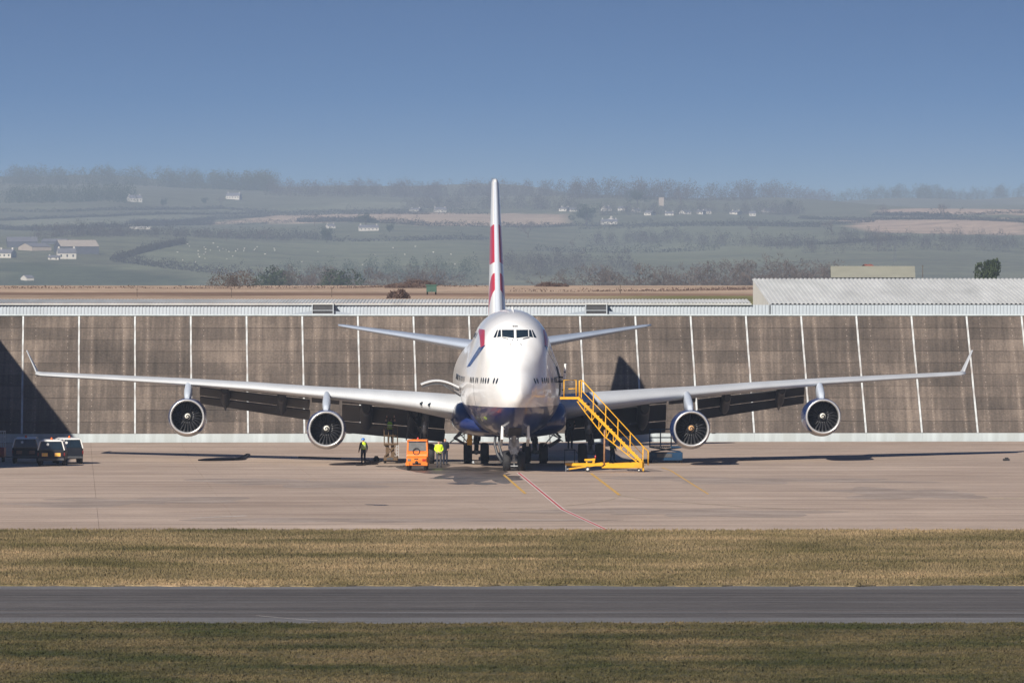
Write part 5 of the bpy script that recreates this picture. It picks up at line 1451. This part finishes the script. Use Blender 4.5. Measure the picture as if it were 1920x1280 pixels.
for px in (605, 1118):
    x = shx(px, 520.5); lab = None
    kx = tag(empty('roof_hatch', (x, 520.6, at(0, 593, 520.6).z)), 'small open louvred housing on the shed, ' + ('left' if px < 900 else 'right') + ' of the fin', 'vent housing')
    z1 = at(0, 568.5, 520.6).z - kx.location.z
    mb = MB(); mb.box(-.78, .78, .08, 1.2, -.5, z1 - .1); mb.build('shade_block', M['dark_grey'], kx)  # solid dark block in place of the shade inside the housing
    mb = MB(); mb.box(-.84, .84, -.04, 1.2, z1 - .1, z1); mb.build('roof', M['roof_sheet'], kx)
    for xx in (-.80, .80):
        mb = MB(); mb.bar((xx, 0, -.5), (xx, 0, z1 - .1), .07); mb.build('frame_post', M['clad'], kx)
    for zz in (.18, .45):
        mb = MB(); mb.bar((-.8, -.01, zz), (.8, -.01, zz), .045); mb.build('louvre', M['clad'], kx)
    for sg in (-1, 1):
        mb = MB(); mb.hexa([(sg * .85, .25, -.5), (sg * 3.4, .25, -.5), (sg * 3.4, .5, -.5), (sg * .85, .5, -.5), (sg * .85, .25, .42), (sg * 3.4, .25, .02), (sg * 3.4, .5, .02), (sg * .85, .5, .42)]); mb.build('side_wedge', M['wedge_grey'] if 'wedge_grey' in M else M.setdefault('wedge_grey', mat('blue grey wedge sheet', (.30, .35, .41), .5, var=.08, scale=2)), kx)  # low blue grey wedge on each side of the housing

# big shed at the right with a shallow roof
bs = tag(empty('roofed_shed', (20, 528, 6.0)), 'large shed with pale ribbed roof and cream gable end at right', 'shed')
e0 = at(1443, 570.5, 528); r0_ = at(1409.5, 523, 556)
ex, ez = e0.x - 20, e0.z - 6; rx, ry, rz_ = r0_.x - 20, 28.0, r0_.z - 6
corrugated('roof', (ex, 0, ez), (ex + 40, .0, ez), (rx - ex, ry, rz_ - ez), .34, .07, M['roof_sheet'], bs, (0, 0, 1))
mb = MB(); mb.add([(ex + .1, .1, 0), (ex + .1, .1, ez - .05), (rx + .1, ry, rz_ - .05), (rx + .1, ry, 0)], [(0, 1, 2, 3)]); mb.build('gable_wall', M['gable'], bs)
mb = MB(); mb.box(rx + .1, rx + 40, ry, ry + .1, 0, rz_ - .02); mb.build('rear_wall', M['gable'], bs)
mb = MB(); mb.box(ex + .2, ex + 40, .15, ry - .2, 0, ez - .12); mb.build('core', M['clad'], bs)
mb = MB(); mb.box(ex, ex + 40, -.18, .0, ez - .14, ez - .04); mb.build('gutter', M['black'], bs)

# ------------------------------------------------------------------ trees, hedges, woods
def foliage_mat(name, a, b):
    m, n, bs_ = new_mat(name)
    g_ = nd(n, 'ShaderNodeNewGeometry'); no = nd(n, 'ShaderNodeTexNoise'); no.inputs['Scale'].default_value = .8; no.inputs['Detail'].default_value = 4
    n.links.new(g_.outputs['Position'], no.inputs['Vector']); r = nd(n, 'ShaderNodeValToRGB')
    r.color_ramp.elements[0].position = .35; r.color_ramp.elements[1].position = .65
    r.color_ramp.elements[0].color = list(a) + [1]; r.color_ramp.elements[1].color = list(b) + [1]
    n.links.new(no.outputs['Fac'], r.inputs[0]); n.links.new(r.outputs[0], bs_.inputs['Base Color']); bs_.inputs['Roughness'].default_value = .9; bs_.inputs['Specular IOR Level'].default_value = .15
    return m
M['twig'] = foliage_mat('bare brown twigs', (.07, .056, .048), (.15, .118, .10))
M['far_wood'] = foliage_mat('far bare wood', (.04, .038, .034), (.085, .074, .064))
M['evergreen'] = foliage_mat('dark evergreen leaves', (.018, .03, .014), (.05, .07, .028))
M['hedge'] = foliage_mat('winter hedge', (.022, .024, .018), (.055, .05, .038))
M['bramble'] = foliage_mat('brown bramble', (.075, .05, .042), (.16, .11, .09))
M['bark'] = mat('bark', (.09, .07, .055), .9, var=.3, scale=3)

def bare_tree(name, seed, h=10.0):
    """trunk + limbs, and a crown of twigs as slivers"""
    r = random.Random(seed); tk = MB(); cr = MB()
    tips = []
    def grow(p, d, ln, rad, lv):
        q = p + d * ln
        if lv < 3: tk.tube([p, q], [rad, rad * .68], 5, cap=False)
        else:
            s_ = d.cross(Vector((r.uniform(-1, 1), r.uniform(-1, 1), r.uniform(-1, 1)))).normalized() * rad * 1.3
            cr.add([p - s_, p + s_, q], [(0, 1, 2)])
        if lv >= 7: return
        for _ in range(3):
            nd_ = (d + Vector((r.gauss(0, .55), r.gauss(0, .55), r.gauss(.10, .35)))).normalized()
            grow(q, nd_, ln * r.uniform(.62, .85), max(rad * .6, .013), lv + 1)
    grow(Vector((0, 0, -.5)), Vector((0, 0, 1)), h * .24, h * .030, 0)
    top = max(v[2] for v in cr.v); f = 10.0 / top
    for b_ in (tk, cr): b_.v = [(x * f, y * f, z * f) for x, y, z in b_.v]
    return tk.mesh(name + '_trunk', M['bark']), cr.mesh(name + '_crown', M['twig'])
def leafy_tree(name, seed, h=10.0, w=.42, m='evergreen', cone=False, n=4200, ls=1.0):
    r = random.Random(seed); tk = MB(); cr = MB()
    tk.tube([(0, 0, -.5), (0, 0, h * .35), (.02 * h, 0, h * .8)], [h * .03, h * .022, h * .006], 6)
    for k in range(6):
        a = r.uniform(0, 6.28); z = h * r.uniform(.25, .6); tk.tube([(0, 0, z), (h * w * .6 * math.cos(a), h * w * .6 * math.sin(a), z + h * .15)], [h * .012, h * .004], 5)
    lobes = [(Vector((r.gauss(0, w * .33) * h * (1 - .0), r.gauss(0, w * .33) * h, h * r.uniform(.32, .88))), h * r.uniform(.11, .19)) for _ in range(18)]
    for i in range(n):
        c, rr_ = r.choice(lobes)
        v = Vector((r.gauss(0, 1), r.gauss(0, 1), r.gauss(0, 1))).normalized() * rr_ * r.uniform(.6, 1.05)
        p = c + v
        if cone: f = max(.12, 1.15 - p.z / h); p.x *= f * 1.3; p.y *= f * 1.3
        s = h * r.uniform(.009, .02) * ls; a, b_ = Vector((r.gauss(0, 1), r.gauss(0, 1), r.gauss(0, 1))).normalized() * s, Vector((r.gauss(0, 1), r.gauss(0, 1), r.gauss(0, 1))).normalized() * s
        cr.add([p - a, p + b_, p + a, p - b_], [(0, 1, 2, 3)])
    return tk.mesh(name + '_trunk', M['bark']), cr.mesh(name + '_crown', M[m])
BARE = [bare_tree('bare_tree', 10 + k) for k in range(5)]
LEAFY = [leafy_tree('evergreen_tree', 30 + k, w=(.40, .52, .34)[k]) for k in range(3)]
FIR = leafy_tree('conifer', 50, w=.34, cone=True)
def tree(name, proto, p, h, label, wide=1.0, group=None, rz=None):
    e = tag(empty(name, p, random.uniform(0, 6.28) if rz is None else rz), label, 'tree', group); e.scale = (h / 10 * wide, h / 10 * wide, h / 10)
    link('trunk', proto[0], e); link('crown', proto[1], e); return e
def plateau(x, y): return on_hill(x, y, 600, 1000)
ORD = ['first', 'second', 'third', 'fourth', 'fifth', 'sixth', 'seventh', 'eighth', 'ninth', 'tenth', 'eleventh', 'twelfth', 'thirteenth', 'fourteenth', 'fifteenth', 'sixteenth']
# row of bare trees behind the brown field, right of the fin
row = [(1052, 505), (1110, 492), (1150, 500), (1195, 489), (1240, 497), (1285, 487), (1335, 484), (1372, 480), (1412, 483), (1440, 470), (1470, 482), (1505, 490), (1540, 482), (1575, 498), (1620, 505)]
for i, (x, yt) in enumerate(row):
    d = 1900 + (i * 37) % 90; base = at(x, 0, d); z0 = tz(base.x, d); top = at(x, yt, d).z
    tree('bare_tree', BARE[i % 5], (base.x, d, z0), (top - z0) * 1.0, ORD[i] + ' from the left in the row of bare brown trees behind the field', 1.15)
# dark bushes and trees beside the fin on the left
row2 = [(490, 500), (512, 497), (535, 502), (575, 490), (590, 494), (640, 498), (690, 497), (745, 503), (780, 487), (820, 500)]
for i, (x, yt) in enumerate(row2):
    d = 2100 + (i * 53) % 120; b_ = at(x, 0, d); z0 = tz(b_.x, d); top = at(x, yt, d).z
    tree('field_tree', (LEAFY[i % 3] if i in (0, 2, 5) else BARE[(i + 2) % 5]), (b_.x, d, z0), (top - z0), ORD[i] + ' from the left among the blue hazed trees left of the fin', 1.1)
b_ = at(1858, 0, 1100); z0 = tz(b_.x, 1100); tree('evergreen_tree', leafy_tree('lone_evergreen', 77, w=.44, n=5200, ls=2.0), (b_.x, 1100, z0 - 1), at(0, 484, 1100).z - z0 + 1, 'dark round evergreen standing alone above the right shed roof', .55)
hill_trees = [(1100, 424, 40, 'E1', 'large dark round tree on the hill beside the white farmhouse', 1.35), (613, 455, 30, 'E0', 'dark tree at the end of the hedge above the sheep field', 1.0), (686, 424, 24, 'E1', 'dark round tree in front of the tan field left of the fin', 1.5),
    (590, 424, 24, 'B1', 'leaning bare tree at the left end of the tan field', 1.0), (730, 436, 16, 'E0', 'small dark tree right of the hillside farm left of the fin', 1.3), (424, 452, 24, 'B2', 'bare tree standing on the long hedge above the green field', 1),
    (500, 450, 20, 'B3', 'small bare tree further right on the long hedge', 1.2), (306, 388, 16, 'E0', 'small round tree below the left ridge', 1.1), (384, 384, 14, 'E2', 'small dark tree left of the white house on the left hill', 1.2), (415, 384, 14, 'B1', 'small bare tree under the white house on the left hill', 1.2),
    (990, 446, 32, 'B4', 'wide bare tree on the slope just right of the fin', 1.3), (1073, 470, 22, 'B2', 'thin bare tree alone on the slope right of the fin', .8), (1480, 395, 20, 'E1', 'dark tree in the middle of the hill village', 1.0), (1195, 385, 28, 'E1', 'broad dark tree left of the church tower', 1.5),
    (1277, 385, 28, 'B0', 'broad bare tree right of the church tower', 1.5), (1645, 470, 34, 'B3', 'slender bare tree on the right slope left of the pylon', .7), (1725, 366, 22, 'E2', 'lone tree breaking the right skyline', .9), (1755, 366, 14, 'B2', 'lower tree on the skyline right of the lone one', 1.2),
    (1770, 412, 30, 'B1', 'bare tree on the straw field at the right', 1.0), (1655, 408, 26, 'B4', 'bare tree at the left end of the straw field', 1.1), (1560, 440, 26, 'B3', 'bare tree half way up the right slope', 1.0), (1410, 440, 18, 'B0', 'small bare tree below the hill village', 1.3)]
for x, yb, hp, kd, lab, wd in hill_trees:
    p = on_hill(x, yb); h = hp * p.y / F
    tree('hill_tree', LEAFY[int(kd[1])] if kd[0] == 'E' else BARE[int(kd[1])], (p.x, p.y, p.z - .3), h * 1.08, lab, wd)

def clump_mesh(mb, c, rx, ry, rz_, n, s, r):
    for _ in range(n):
        v = Vector((r.gauss(0, 1), r.gauss(0, 1), r.gauss(0, 1))).normalized() * r.uniform(.72, 1.06)
        p = Vector((c[0] + v.x * rx, c[1] + v.y * ry, c[2] + abs(v.z) * rz_))
        a, b_ = Vector((r.gauss(0, 1), r.gauss(0, 1), r.gauss(0, 1))).normalized() * s * r.uniform(.6, 1.3), Vector((r.gauss(0, 1), r.gauss(0, 1), r.gauss(0, 1))).normalized() * s * r.uniform(.6, 1.3)
        mb.add([p - a, p + b_, p + a, p - b_], [(0, 1, 2, 3)])
def hedge(pix, hm, label, m='hedge', fn=None, wid=1.6):
    q = FS if fn is None else 1.0; hm *= q; wid *= q
    r = random.Random(len(label)); pts = [(fn or (lambda a, b: on_hill(a, b)))(x, y) for x, y in pix]; mb = MB(); o = pts[0].copy()
    for a, b in zip(pts[:-1], pts[1:]):
        L = (b - a).xy.length; n = max(2, int(L / ((1.9 if fn is None else .8) * q)))
        for i in range(n):
            p = a + (b - a) * ((i + r.random() * .6) / n); h = hm * r.uniform(.55, 1.35)
            if fn is None and r.random() < .05: h *= 1.8
            z = tz(p.x, p.y); clump_mesh(mb, (p.x - o.x, p.y - o.y, z - .2 - o.z), 1.7 * q, wid, h, 60 if fn is None else 34, (.2 if fn is None else .09) * q, r)
    return tag(mb.build('hedge', M[m], None, o), label, 'hedge')
hedge([(140, 443), (280, 440), (420, 446), (560, 447), (628, 452)], 3.6, 'long dark hedge along the top of the sheep field')
hedge([(628, 453), (760, 452), (915, 450)], 1.8, 'thin hedge running right from the dark tree to the fin')
hedge([(215, 488), (262, 474), (345, 456)], 1.6, 'short slanting hedge climbing beside the farm')
hedge([(215, 490), (330, 505), (440, 516), (600, 522), (880, 526)], 2.6, 'dark hedge along the bottom of the sheep field')
hedge([(240, 420), (400, 412), (520, 404), (640, 402), (800, 402), (915, 402)], 2.0, 'hedge above the tan field left of the fin')
hedge([(250, 424), (400, 421), (560, 416), (700, 418), (800, 424), (915, 426)], 2.2, 'hedge below the tan field left of the fin')
hedge([(0, 414), (150, 408), (330, 402), (500, 400)], 1.4, 'faint hedge across the pale pasture at left')
hedge([(0, 430), (110, 432), (240, 426)], 2.0, 'hedge behind the farm at far left')
hedge([(940, 426), (1080, 424), (1200, 424), (1400, 424), (1540, 426)], 2.0, 'long hedge below the white farmhouse right of the fin')
hedge([(1090, 430), (1180, 428), (1360, 420), (1520, 422), (1640, 416)], 1.6, 'hedge under the hill village')
hedge([(1500, 410), (1700, 412), (1930, 418)], 1.4, 'hedge across the straw slope at right')
hedge([(1640, 404), (1780, 406), (1930, 400)], 1.6, 'upper hedge on the straw slope at right')
hedge([(1440, 462), (1560, 458), (1700, 450)], 1.4, 'short hedge on the right slope below the pylon')
hedge([(1000, 470), (1150, 474), (1350, 468)], 2.4, 'broken scrub line on the slope behind the bare trees')
hedge([(0, 397), (120, 398), (260, 394), (420, 392), (700, 396), (900, 394)], 1.6, 'faint hedge high on the left hill')
# near field edge and bushes (on the plateau)
hedge([(0, 541), (200, 540.5), (420, 541), (650, 540), (760, 538), (915, 538)], .45, 'low brown hedge at the far edge of the near field left of the fin', fn=plateau, wid=1.0, m='bramble')
hedge([(955, 547), (1100, 547), (1250, 546), (1420, 543)], .5, 'low brown hedge across the near field right of the fin', fn=plateau, wid=1.0, m='bramble')
for x, yb, w_, h_, lab in ((745, 560, 1.1, 1.1, 'round brown bush beside the track on the near field'), (1036, 538, 2.2, .8, 'low dark bush on the near field right of the fin'), (762, 540, 2.4, 1.0, 'bramble clump left of the green trailer'), (790, 537, 2.0, 1.2, 'bramble clump behind the green trailer'), (440, 538, 3.4, 2.3, 'wide pale twiggy bush beyond the near field')):
    p = plateau(x, yb); mb = MB(); r = random.Random(int(x)); 
    for k in range(7): clump_mesh(mb, (r.uniform(-w_, w_) * .6, r.uniform(-1, 1), -.2), w_ * .6, w_ * .6, h_ * r.uniform(.7, 1.1), 320, .085, r)
    tag(mb.build('bush', M['bramble'] if x != 440 else M['twig'], None, p), lab, 'bush')

def wood(pix, depth, hm, label, m, n, seed):
    """a far wood that reads as one mass: many crowns, one object"""
    r = random.Random(seed); mb = MB(); o = on_hill(*pix[len(pix) // 2]); hm *= FS; depth *= FS
    P2 = [on_hill(x, y) for x, y in pix]
    for i in range(n):
        t = r.random() * (len(P2) - 1); k = int(t); a = P2[k] + (P2[k + 1] - P2[k]) * (t - k)
        X, Y = a.x + r.uniform(-7, 7), a.y + r.uniform(-.2, 1) * depth; z = tz(X, Y); h = hm * r.uniform(.45, 1.1)
        clump_mesh(mb, (X - o.x, Y - o.y, z - o.z - h * .1), h * .42, h * .42, h * 1.1, 200, h * .032, r)
    return tag(mb.build('wood', M['far_wood' if m == 'twig' else m], None, o), label, 'wood', kind='stuff')
wood([(0, 346), (150, 346), (300, 350), (430, 356), (507, 358)], 90, 11, 'dark wood along the high left skyline', 'evergreen', 330, 1)
wood([(0, 380), (130, 380), (240, 380)], 60, 9, 'dark wood below the left skyline', 'evergreen', 130, 2)
wood([(508, 366), (640, 368), (760, 370), (915, 368), (1060, 368)], 110, 9, 'hazy wood on the middle skyline', 'twig', 260, 3)
wood([(1060, 374), (1240, 376), (1420, 374), (1560, 372)], 90, 10, 'hazy wood along the skyline behind the village', 'twig', 240, 4)
wood([(1560, 372), (1720, 372), (1800, 370), (1930, 368)], 110, 9, 'hazy wood on the right skyline', 'evergreen', 220, 5)
wood([(760, 392), (860, 390), (1000, 392), (1090, 398)], 50, 7, 'scattered copse either side of the fin top', 'twig', 110, 6)
wood([(1130, 404), (1250, 404), (1420, 402), (1500, 402)], 50, 6, 'garden trees among the hill village', 'twig', 120, 7)
wood([(1100, 462), (1250, 456), (1400, 462), (1560, 476)], 110, 5, 'scrub on the hazy slope at right', 'twig', 150, 8)
wood([(1600, 470), (1750, 466), (1930, 470)], 160, 5, 'scrub on the far right slope', 'twig', 130, 9)
wood([(500, 536), (760, 534), (900, 534)], 120, 5, 'hazy valley wood left of the fin', 'evergreen', 70, 10)
wood([(950, 520), (1060, 515), (1200, 512)], 120, 5, 'hazy valley scrub right of the fin', 'twig', 90, 11)
wood([(60, 452), (140, 440), (200, 446)], 40, 5, 'trees around the farm at left', 'twig', 50, 12)
wood([(140, 445), (260, 444), (420, 448), (600, 450)], 25, 3.6, 'thicket behind the long hedge', 'twig', 120, 13)

# ------------------------------------------------------------------ houses and farm buildings
M['render_white'] = mat('white render', (.52, .49, .43), .8, var=.05, scale=.4)
M['slate'] = mat('slate roof', (.14, .14, .155), .7, var=.15, scale=.5)
M['barn_dark'] = mat('dark barn boards', (.06, .065, .08), .8, var=.15, scale=.3)
M['tan_stone'] = mat('church stone', (.34, .29, .24), .9, var=.12, scale=.5)
M['green_roof'] = mat('moss green roof', (.27, .265, .205), .8, var=.08, scale=.4)
M['brick'] = mat('red brick', (.26, .085, .06), .8, var=.12, scale=2)
def house(name, label, x, yb, wpx, hpx, rf=.45, wall_m='render_white', roof_m='slate', rot=0.2, chim=True, depth=6.0, fn=on_hill, cat='house', win=True):
    p = fn(x, yb); s = p.y / F; W, H = wpx * s, hpx * s; depth = depth * (FS if fn is on_hill else 1); hr = H * rf; hw_ = H - hr
    e = tag(empty(name, p, rot), label, cat)
    mb = MB(); mb.box(-W / 2, W / 2, 0, depth, -1.5, hw_); mb.add([(-W / 2, 0, hw_), (-W / 2, depth, hw_), (-W / 2, depth / 2, H), (W / 2, 0, hw_), (W / 2, depth, hw_), (W / 2, depth / 2, H)], [(0, 2, 1), (3, 4, 5)]); mb.build('wall', M[wall_m], e)
    mb = MB(); t = .15
    mb.add([(-W / 2 - .3, -.3, hw_ - .1), (W / 2 + .3, -.3, hw_ - .1), (W / 2 + .3, depth / 2, H + t), (-W / 2 - .3, depth / 2, H + t), (-W / 2 - .3, depth + .3, hw_ - .1), (W / 2 + .3, depth + .3, hw_ - .1)], [(0, 1, 2, 3), (3, 2, 5, 4)]); rf_ = mb.build('roof', M[roof_m], e)
    if chim:
        for cx in (-W / 2 + W * .08, W / 2 - W * .08): cw = min(.5, W * .06); mb = MB(); mb.box(cx - cw, cx + cw, depth / 2 - .4, depth / 2 + .4, H - .5, H + min(1.2, H * .22)); mb.build('chimney', M[wall_m], rf_)
    if win:
        n = max(2, int(W / 3))
        for k in range(n):
            cx = -W / 2 + W * (k + .5) / n; mb = MB(); mb.box(cx - .5, cx + .5, -.05, .05, hw_ * .35, hw_ * .75); mb.build('window', M['glass'], e)
    return e
house('house', 'white house group on the left hill below the wood', 255, 379, 24, 13, rot=.3); house('house', 'white house higher on the left hill left of the tan field', 436, 374, 26, 12, rot=-.2)
house('cottage', 'pale cottage just left of the fin high on the hill', 826, 398, 22, 9, rot=.1); house('cottage', 'pale cottage left of the other one near the fin', 776, 397, 18, 7, rot=-.3)
house('farmhouse', 'long white farmhouse beside the large dark tree right of the fin', 1143, 421, 30, 10, rot=.05); house('house', 'pale gabled house at the right end of the white farmhouse', 1157, 420, 9, 12, rot=1.3, depth=5)
for i, (x, y, w_, h_) in enumerate(((1055, 396, 16, 8), (1075, 397, 14, 7), (1142, 396, 12, 9), (1165, 395, 14, 8), (1195, 398, 12, 7), (1214, 404, 14, 9), (1255, 404, 16, 7), (1290, 402, 14, 8), (1312, 402, 12, 8), (1327, 401, 14, 9), (1375, 402, 16, 7), (1411, 405, 12, 9), (1447, 399, 22, 7))):
    house('village_house', ORD[i] + ' pale house from the left in the hill village right of the fin', x, y, w_, h_, rot=((i * 7) % 5 - 2) * .25, chim=i % 2 == 0, depth=5)
house('barn', 'long barn with tan wall behind the farm at left', 150, 476, 72, 26, wall_m='barn_dark', roof_m='tan_stone', rot=.25, chim=False, depth=12, win=False, cat='barn')
house('barn', 'dark open barn at the far left of the farm', 42, 464, 56, 20, wall_m='barn_dark', roof_m='slate', rot=.1, chim=False, depth=12, win=False, cat='barn')
house('farmhouse', 'white farmhouse in front of the long barn at left', 126, 486, 34, 20, rot=.15); house('house', 'white cottage at the left picture edge below the dark barn', 8, 484, 26, 16, rot=-.2); house('cottage', 'low white outbuilding left of the white farmhouse', 100, 487, 20, 8, rot=0)
house('barn', 'slate roofed barn right behind the white farmhouse at left', 78, 470, 40, 14, wall_m='tan_stone', roof_m='slate', rot=.5, chim=False, depth=10, win=False, cat='barn')
house('barn', 'low grey lean-to barn between the two big farm barns', 100, 458, 46, 10, wall_m='barn_dark', roof_m='slate', rot=-.1, chim=False, depth=8, win=False, cat='barn')
house('shelter', 'small white shelter low on the left slope', 57, 526, 15, 10, rot=.5, chim=False, win=False, depth=4)
house('farmhouse', 'pale farm in front of the dark round tree left of the fin', 692, 433, 36, 11, rot=.1); house('cottage', 'small pale cottage right of the dark tree at the tan field', 622, 428, 14, 8, rot=.2)
house('greenhouse', 'low pale glasshouse on the long hedge at left', 263, 430, 40, 5, roof_m='render_white', rot=0, chim=False, win=False, cat='glasshouse')
def mid_ground(d): return lambda x, y: Vector((at(x, 0, d).x, d, at(x, y, d).z))
house('shed', 'green roofed shed behind the right shed roof', 1637, 524, 152, 24, rf=.8, wall_m='barn_dark', roof_m='green_roof', rot=-.04, chim=False, depth=12, fn=mid_ground(1180), win=False, cat='shed')
house('house', 'red brick house with chimneys peeping over the green roofed shed', 1634, 506, 11, 9, wall_m='brick', roof_m='brick', rot=.4, depth=3, fn=mid_ground(1230), win=False)
# church tower
p = on_hill(1240, 386); e = tag(empty('church_tower', p), 'square stone church tower on the village skyline', 'tower')
mb = MB(); mb.box(-2.6, 2.6, 0, 6, -4, 8.0); mb.build('tower', M['tan_stone'], e)
for x in (-2.1, -.7, .7, 2.1): mb = MB(); mb.box(x - .4, x + .4, -.05, .5, 8.0, 8.8); mb.build('battlement', M['tan_stone'], e)
# lattice pylon and poles
p = on_hill(1678, 492); e = tag(empty('power_pylon', p), 'thin lattice power pylon on the right slope', 'pylon'); hgt = 38 * p.y / F * 1.15
mb = MB()
for sx_ in (-1, 1):
    for sy_ in (-1, 1): mb.bar((sx_ * .9, sy_ * .9, -1), (sx_ * .12, sy_ * .12, hgt), .16)
for k in range(9):
    z0_, z1_ = hgt * k / 9, hgt * (k + 1) / 9; w0, w1 = .9 - .78 * k / 9, .9 - .78 * (k + 1) / 9
    mb.bar((-w0, -w0, z0_), (w1, -w1, z1_), .10); mb.bar((w0, -w0, z0_), (-w1, -w1, z1_), .10)
mb.build('lattice', M['dark_grey'], e)
mb = MB()
for z in (.62, .76, .9): mb.bar((-2.0 + z, 0, hgt * z), (2.0 - z, 0, hgt * z), .14)
mb.build('cross_arm', M['dark_grey'], e)
for i, (x, y0_, y1_) in enumerate(((257, 541, 563), (434, 540, 563), (622, 540, 563), (1163, 533, 548), (1730, 497, 524))):
    d = 640 if i < 3 else 700 if i == 3 else 800; a, b = at(x, y0_, d), at(x, y1_ + 6, d); mb = MB(); mb.tube([(0, 0, 0), (0, 0, a.z - b.z)], .035, 6); mb.bar((-.12, 0, (a.z - b.z) * .93), (.12, 0, (a.z - b.z) * .93), .04)
    tag(mb.build('field_pole', M['bark'], None, b), ('thin dark pole on the near field, ' + ORD[i] + ' from the left') if i < 4 else 'thin dark pole behind the right shed roof', 'pole')
# green trailer on the near field
p = plateau(809, 553); e = tag(empty('farm_trailer', p), 'small dark green trailer on the near field left of the fin', 'trailer')
M['trailer_green'] = mat('trailer green', (.04, .10, .075), .6, var=.15, scale=3)
mb = MB(); mb.box(-.5, .5, 0, 1.4, .28, .95); mb.box(-.58, .58, -.05, 1.45, .92, 1.02); mb.build('body', M['trailer_green'], e)
for x in (-.42, .42): small_wheel(e, (x, .6, .22), .22, .14)
mb = MB(); mb.bar((0, 0, .35), (.05, -1.0, .3), .07); mb.build('drawbar', M['dark_grey'], e)
# sheep: tiny white dots scattered on the green field
sheep_me = None
mb = MB(); rr = []
for t, w_, z in ((-.5, .10, .62), (-.42, .2, .60), (-.2, .27, .58), (.15, .27, .58), (.4, .22, .60), (.5, .1, .62)):
    rr.append([(t, w_ * math.cos(a), z + w_ * math.sin(a)) for a in np.linspace(0, 6.283, 8, endpoint=False)])
mb.loft(rr)
for lx in (-.33, .33):
    for ly in (-.12, .12): mb.tube([(lx, ly, .42), (lx, ly, 0)], [.05, .035], 5)
mb.tube([(.45, 0, .66), (.62, 0, .80), (.80, 0, .72)], [.11, .10, .05], 6)
M['wool'] = mat('wool', (.70, .66, .58), .95, var=.08, scale=6); sheep_me = mb.mesh('sheep', M['wool'])
r = random.Random(5)
for i in range(46):
    if i < 26: x, y = r.gauss(400, 38), r.gauss(471, 7)
    else: x, y = r.uniform(280, 860), r.uniform(462, 498)
    o = link('sheep', sheep_me, None, on_hill(x, y), (0, 0, r.uniform(0, 6.28))); tag(o, 'small white sheep grazing on the green field left of the fin', 'sheep', 'sheep on the green field')

# ------------------------------------------------------------------ haze: one closed box of even air round everything
mb = MB(); mb.box(-3600, 3600, -420, 17600, -6, 216)
hz = tag(mb.build('haze', None), 'thin blue grey haze in the air', 'haze', kind='stuff')
m = bpy.data.materials.new('haze'); m.use_nodes = True; n = m.node_tree; n.nodes.clear()
o_ = n.nodes.new('ShaderNodeOutputMaterial'); pv = n.nodes.new('ShaderNodeVolumePrincipled')
pv.inputs['Color'].default_value = (.57, .70, .93, 1); pv.inputs['Density'].default_value = .000104; pv.inputs['Anisotropy'].default_value = 0.0
n.links.new(pv.outputs[0], o_.inputs['Volume'])
hz.data.materials.clear(); hz.data.materials.append(m)
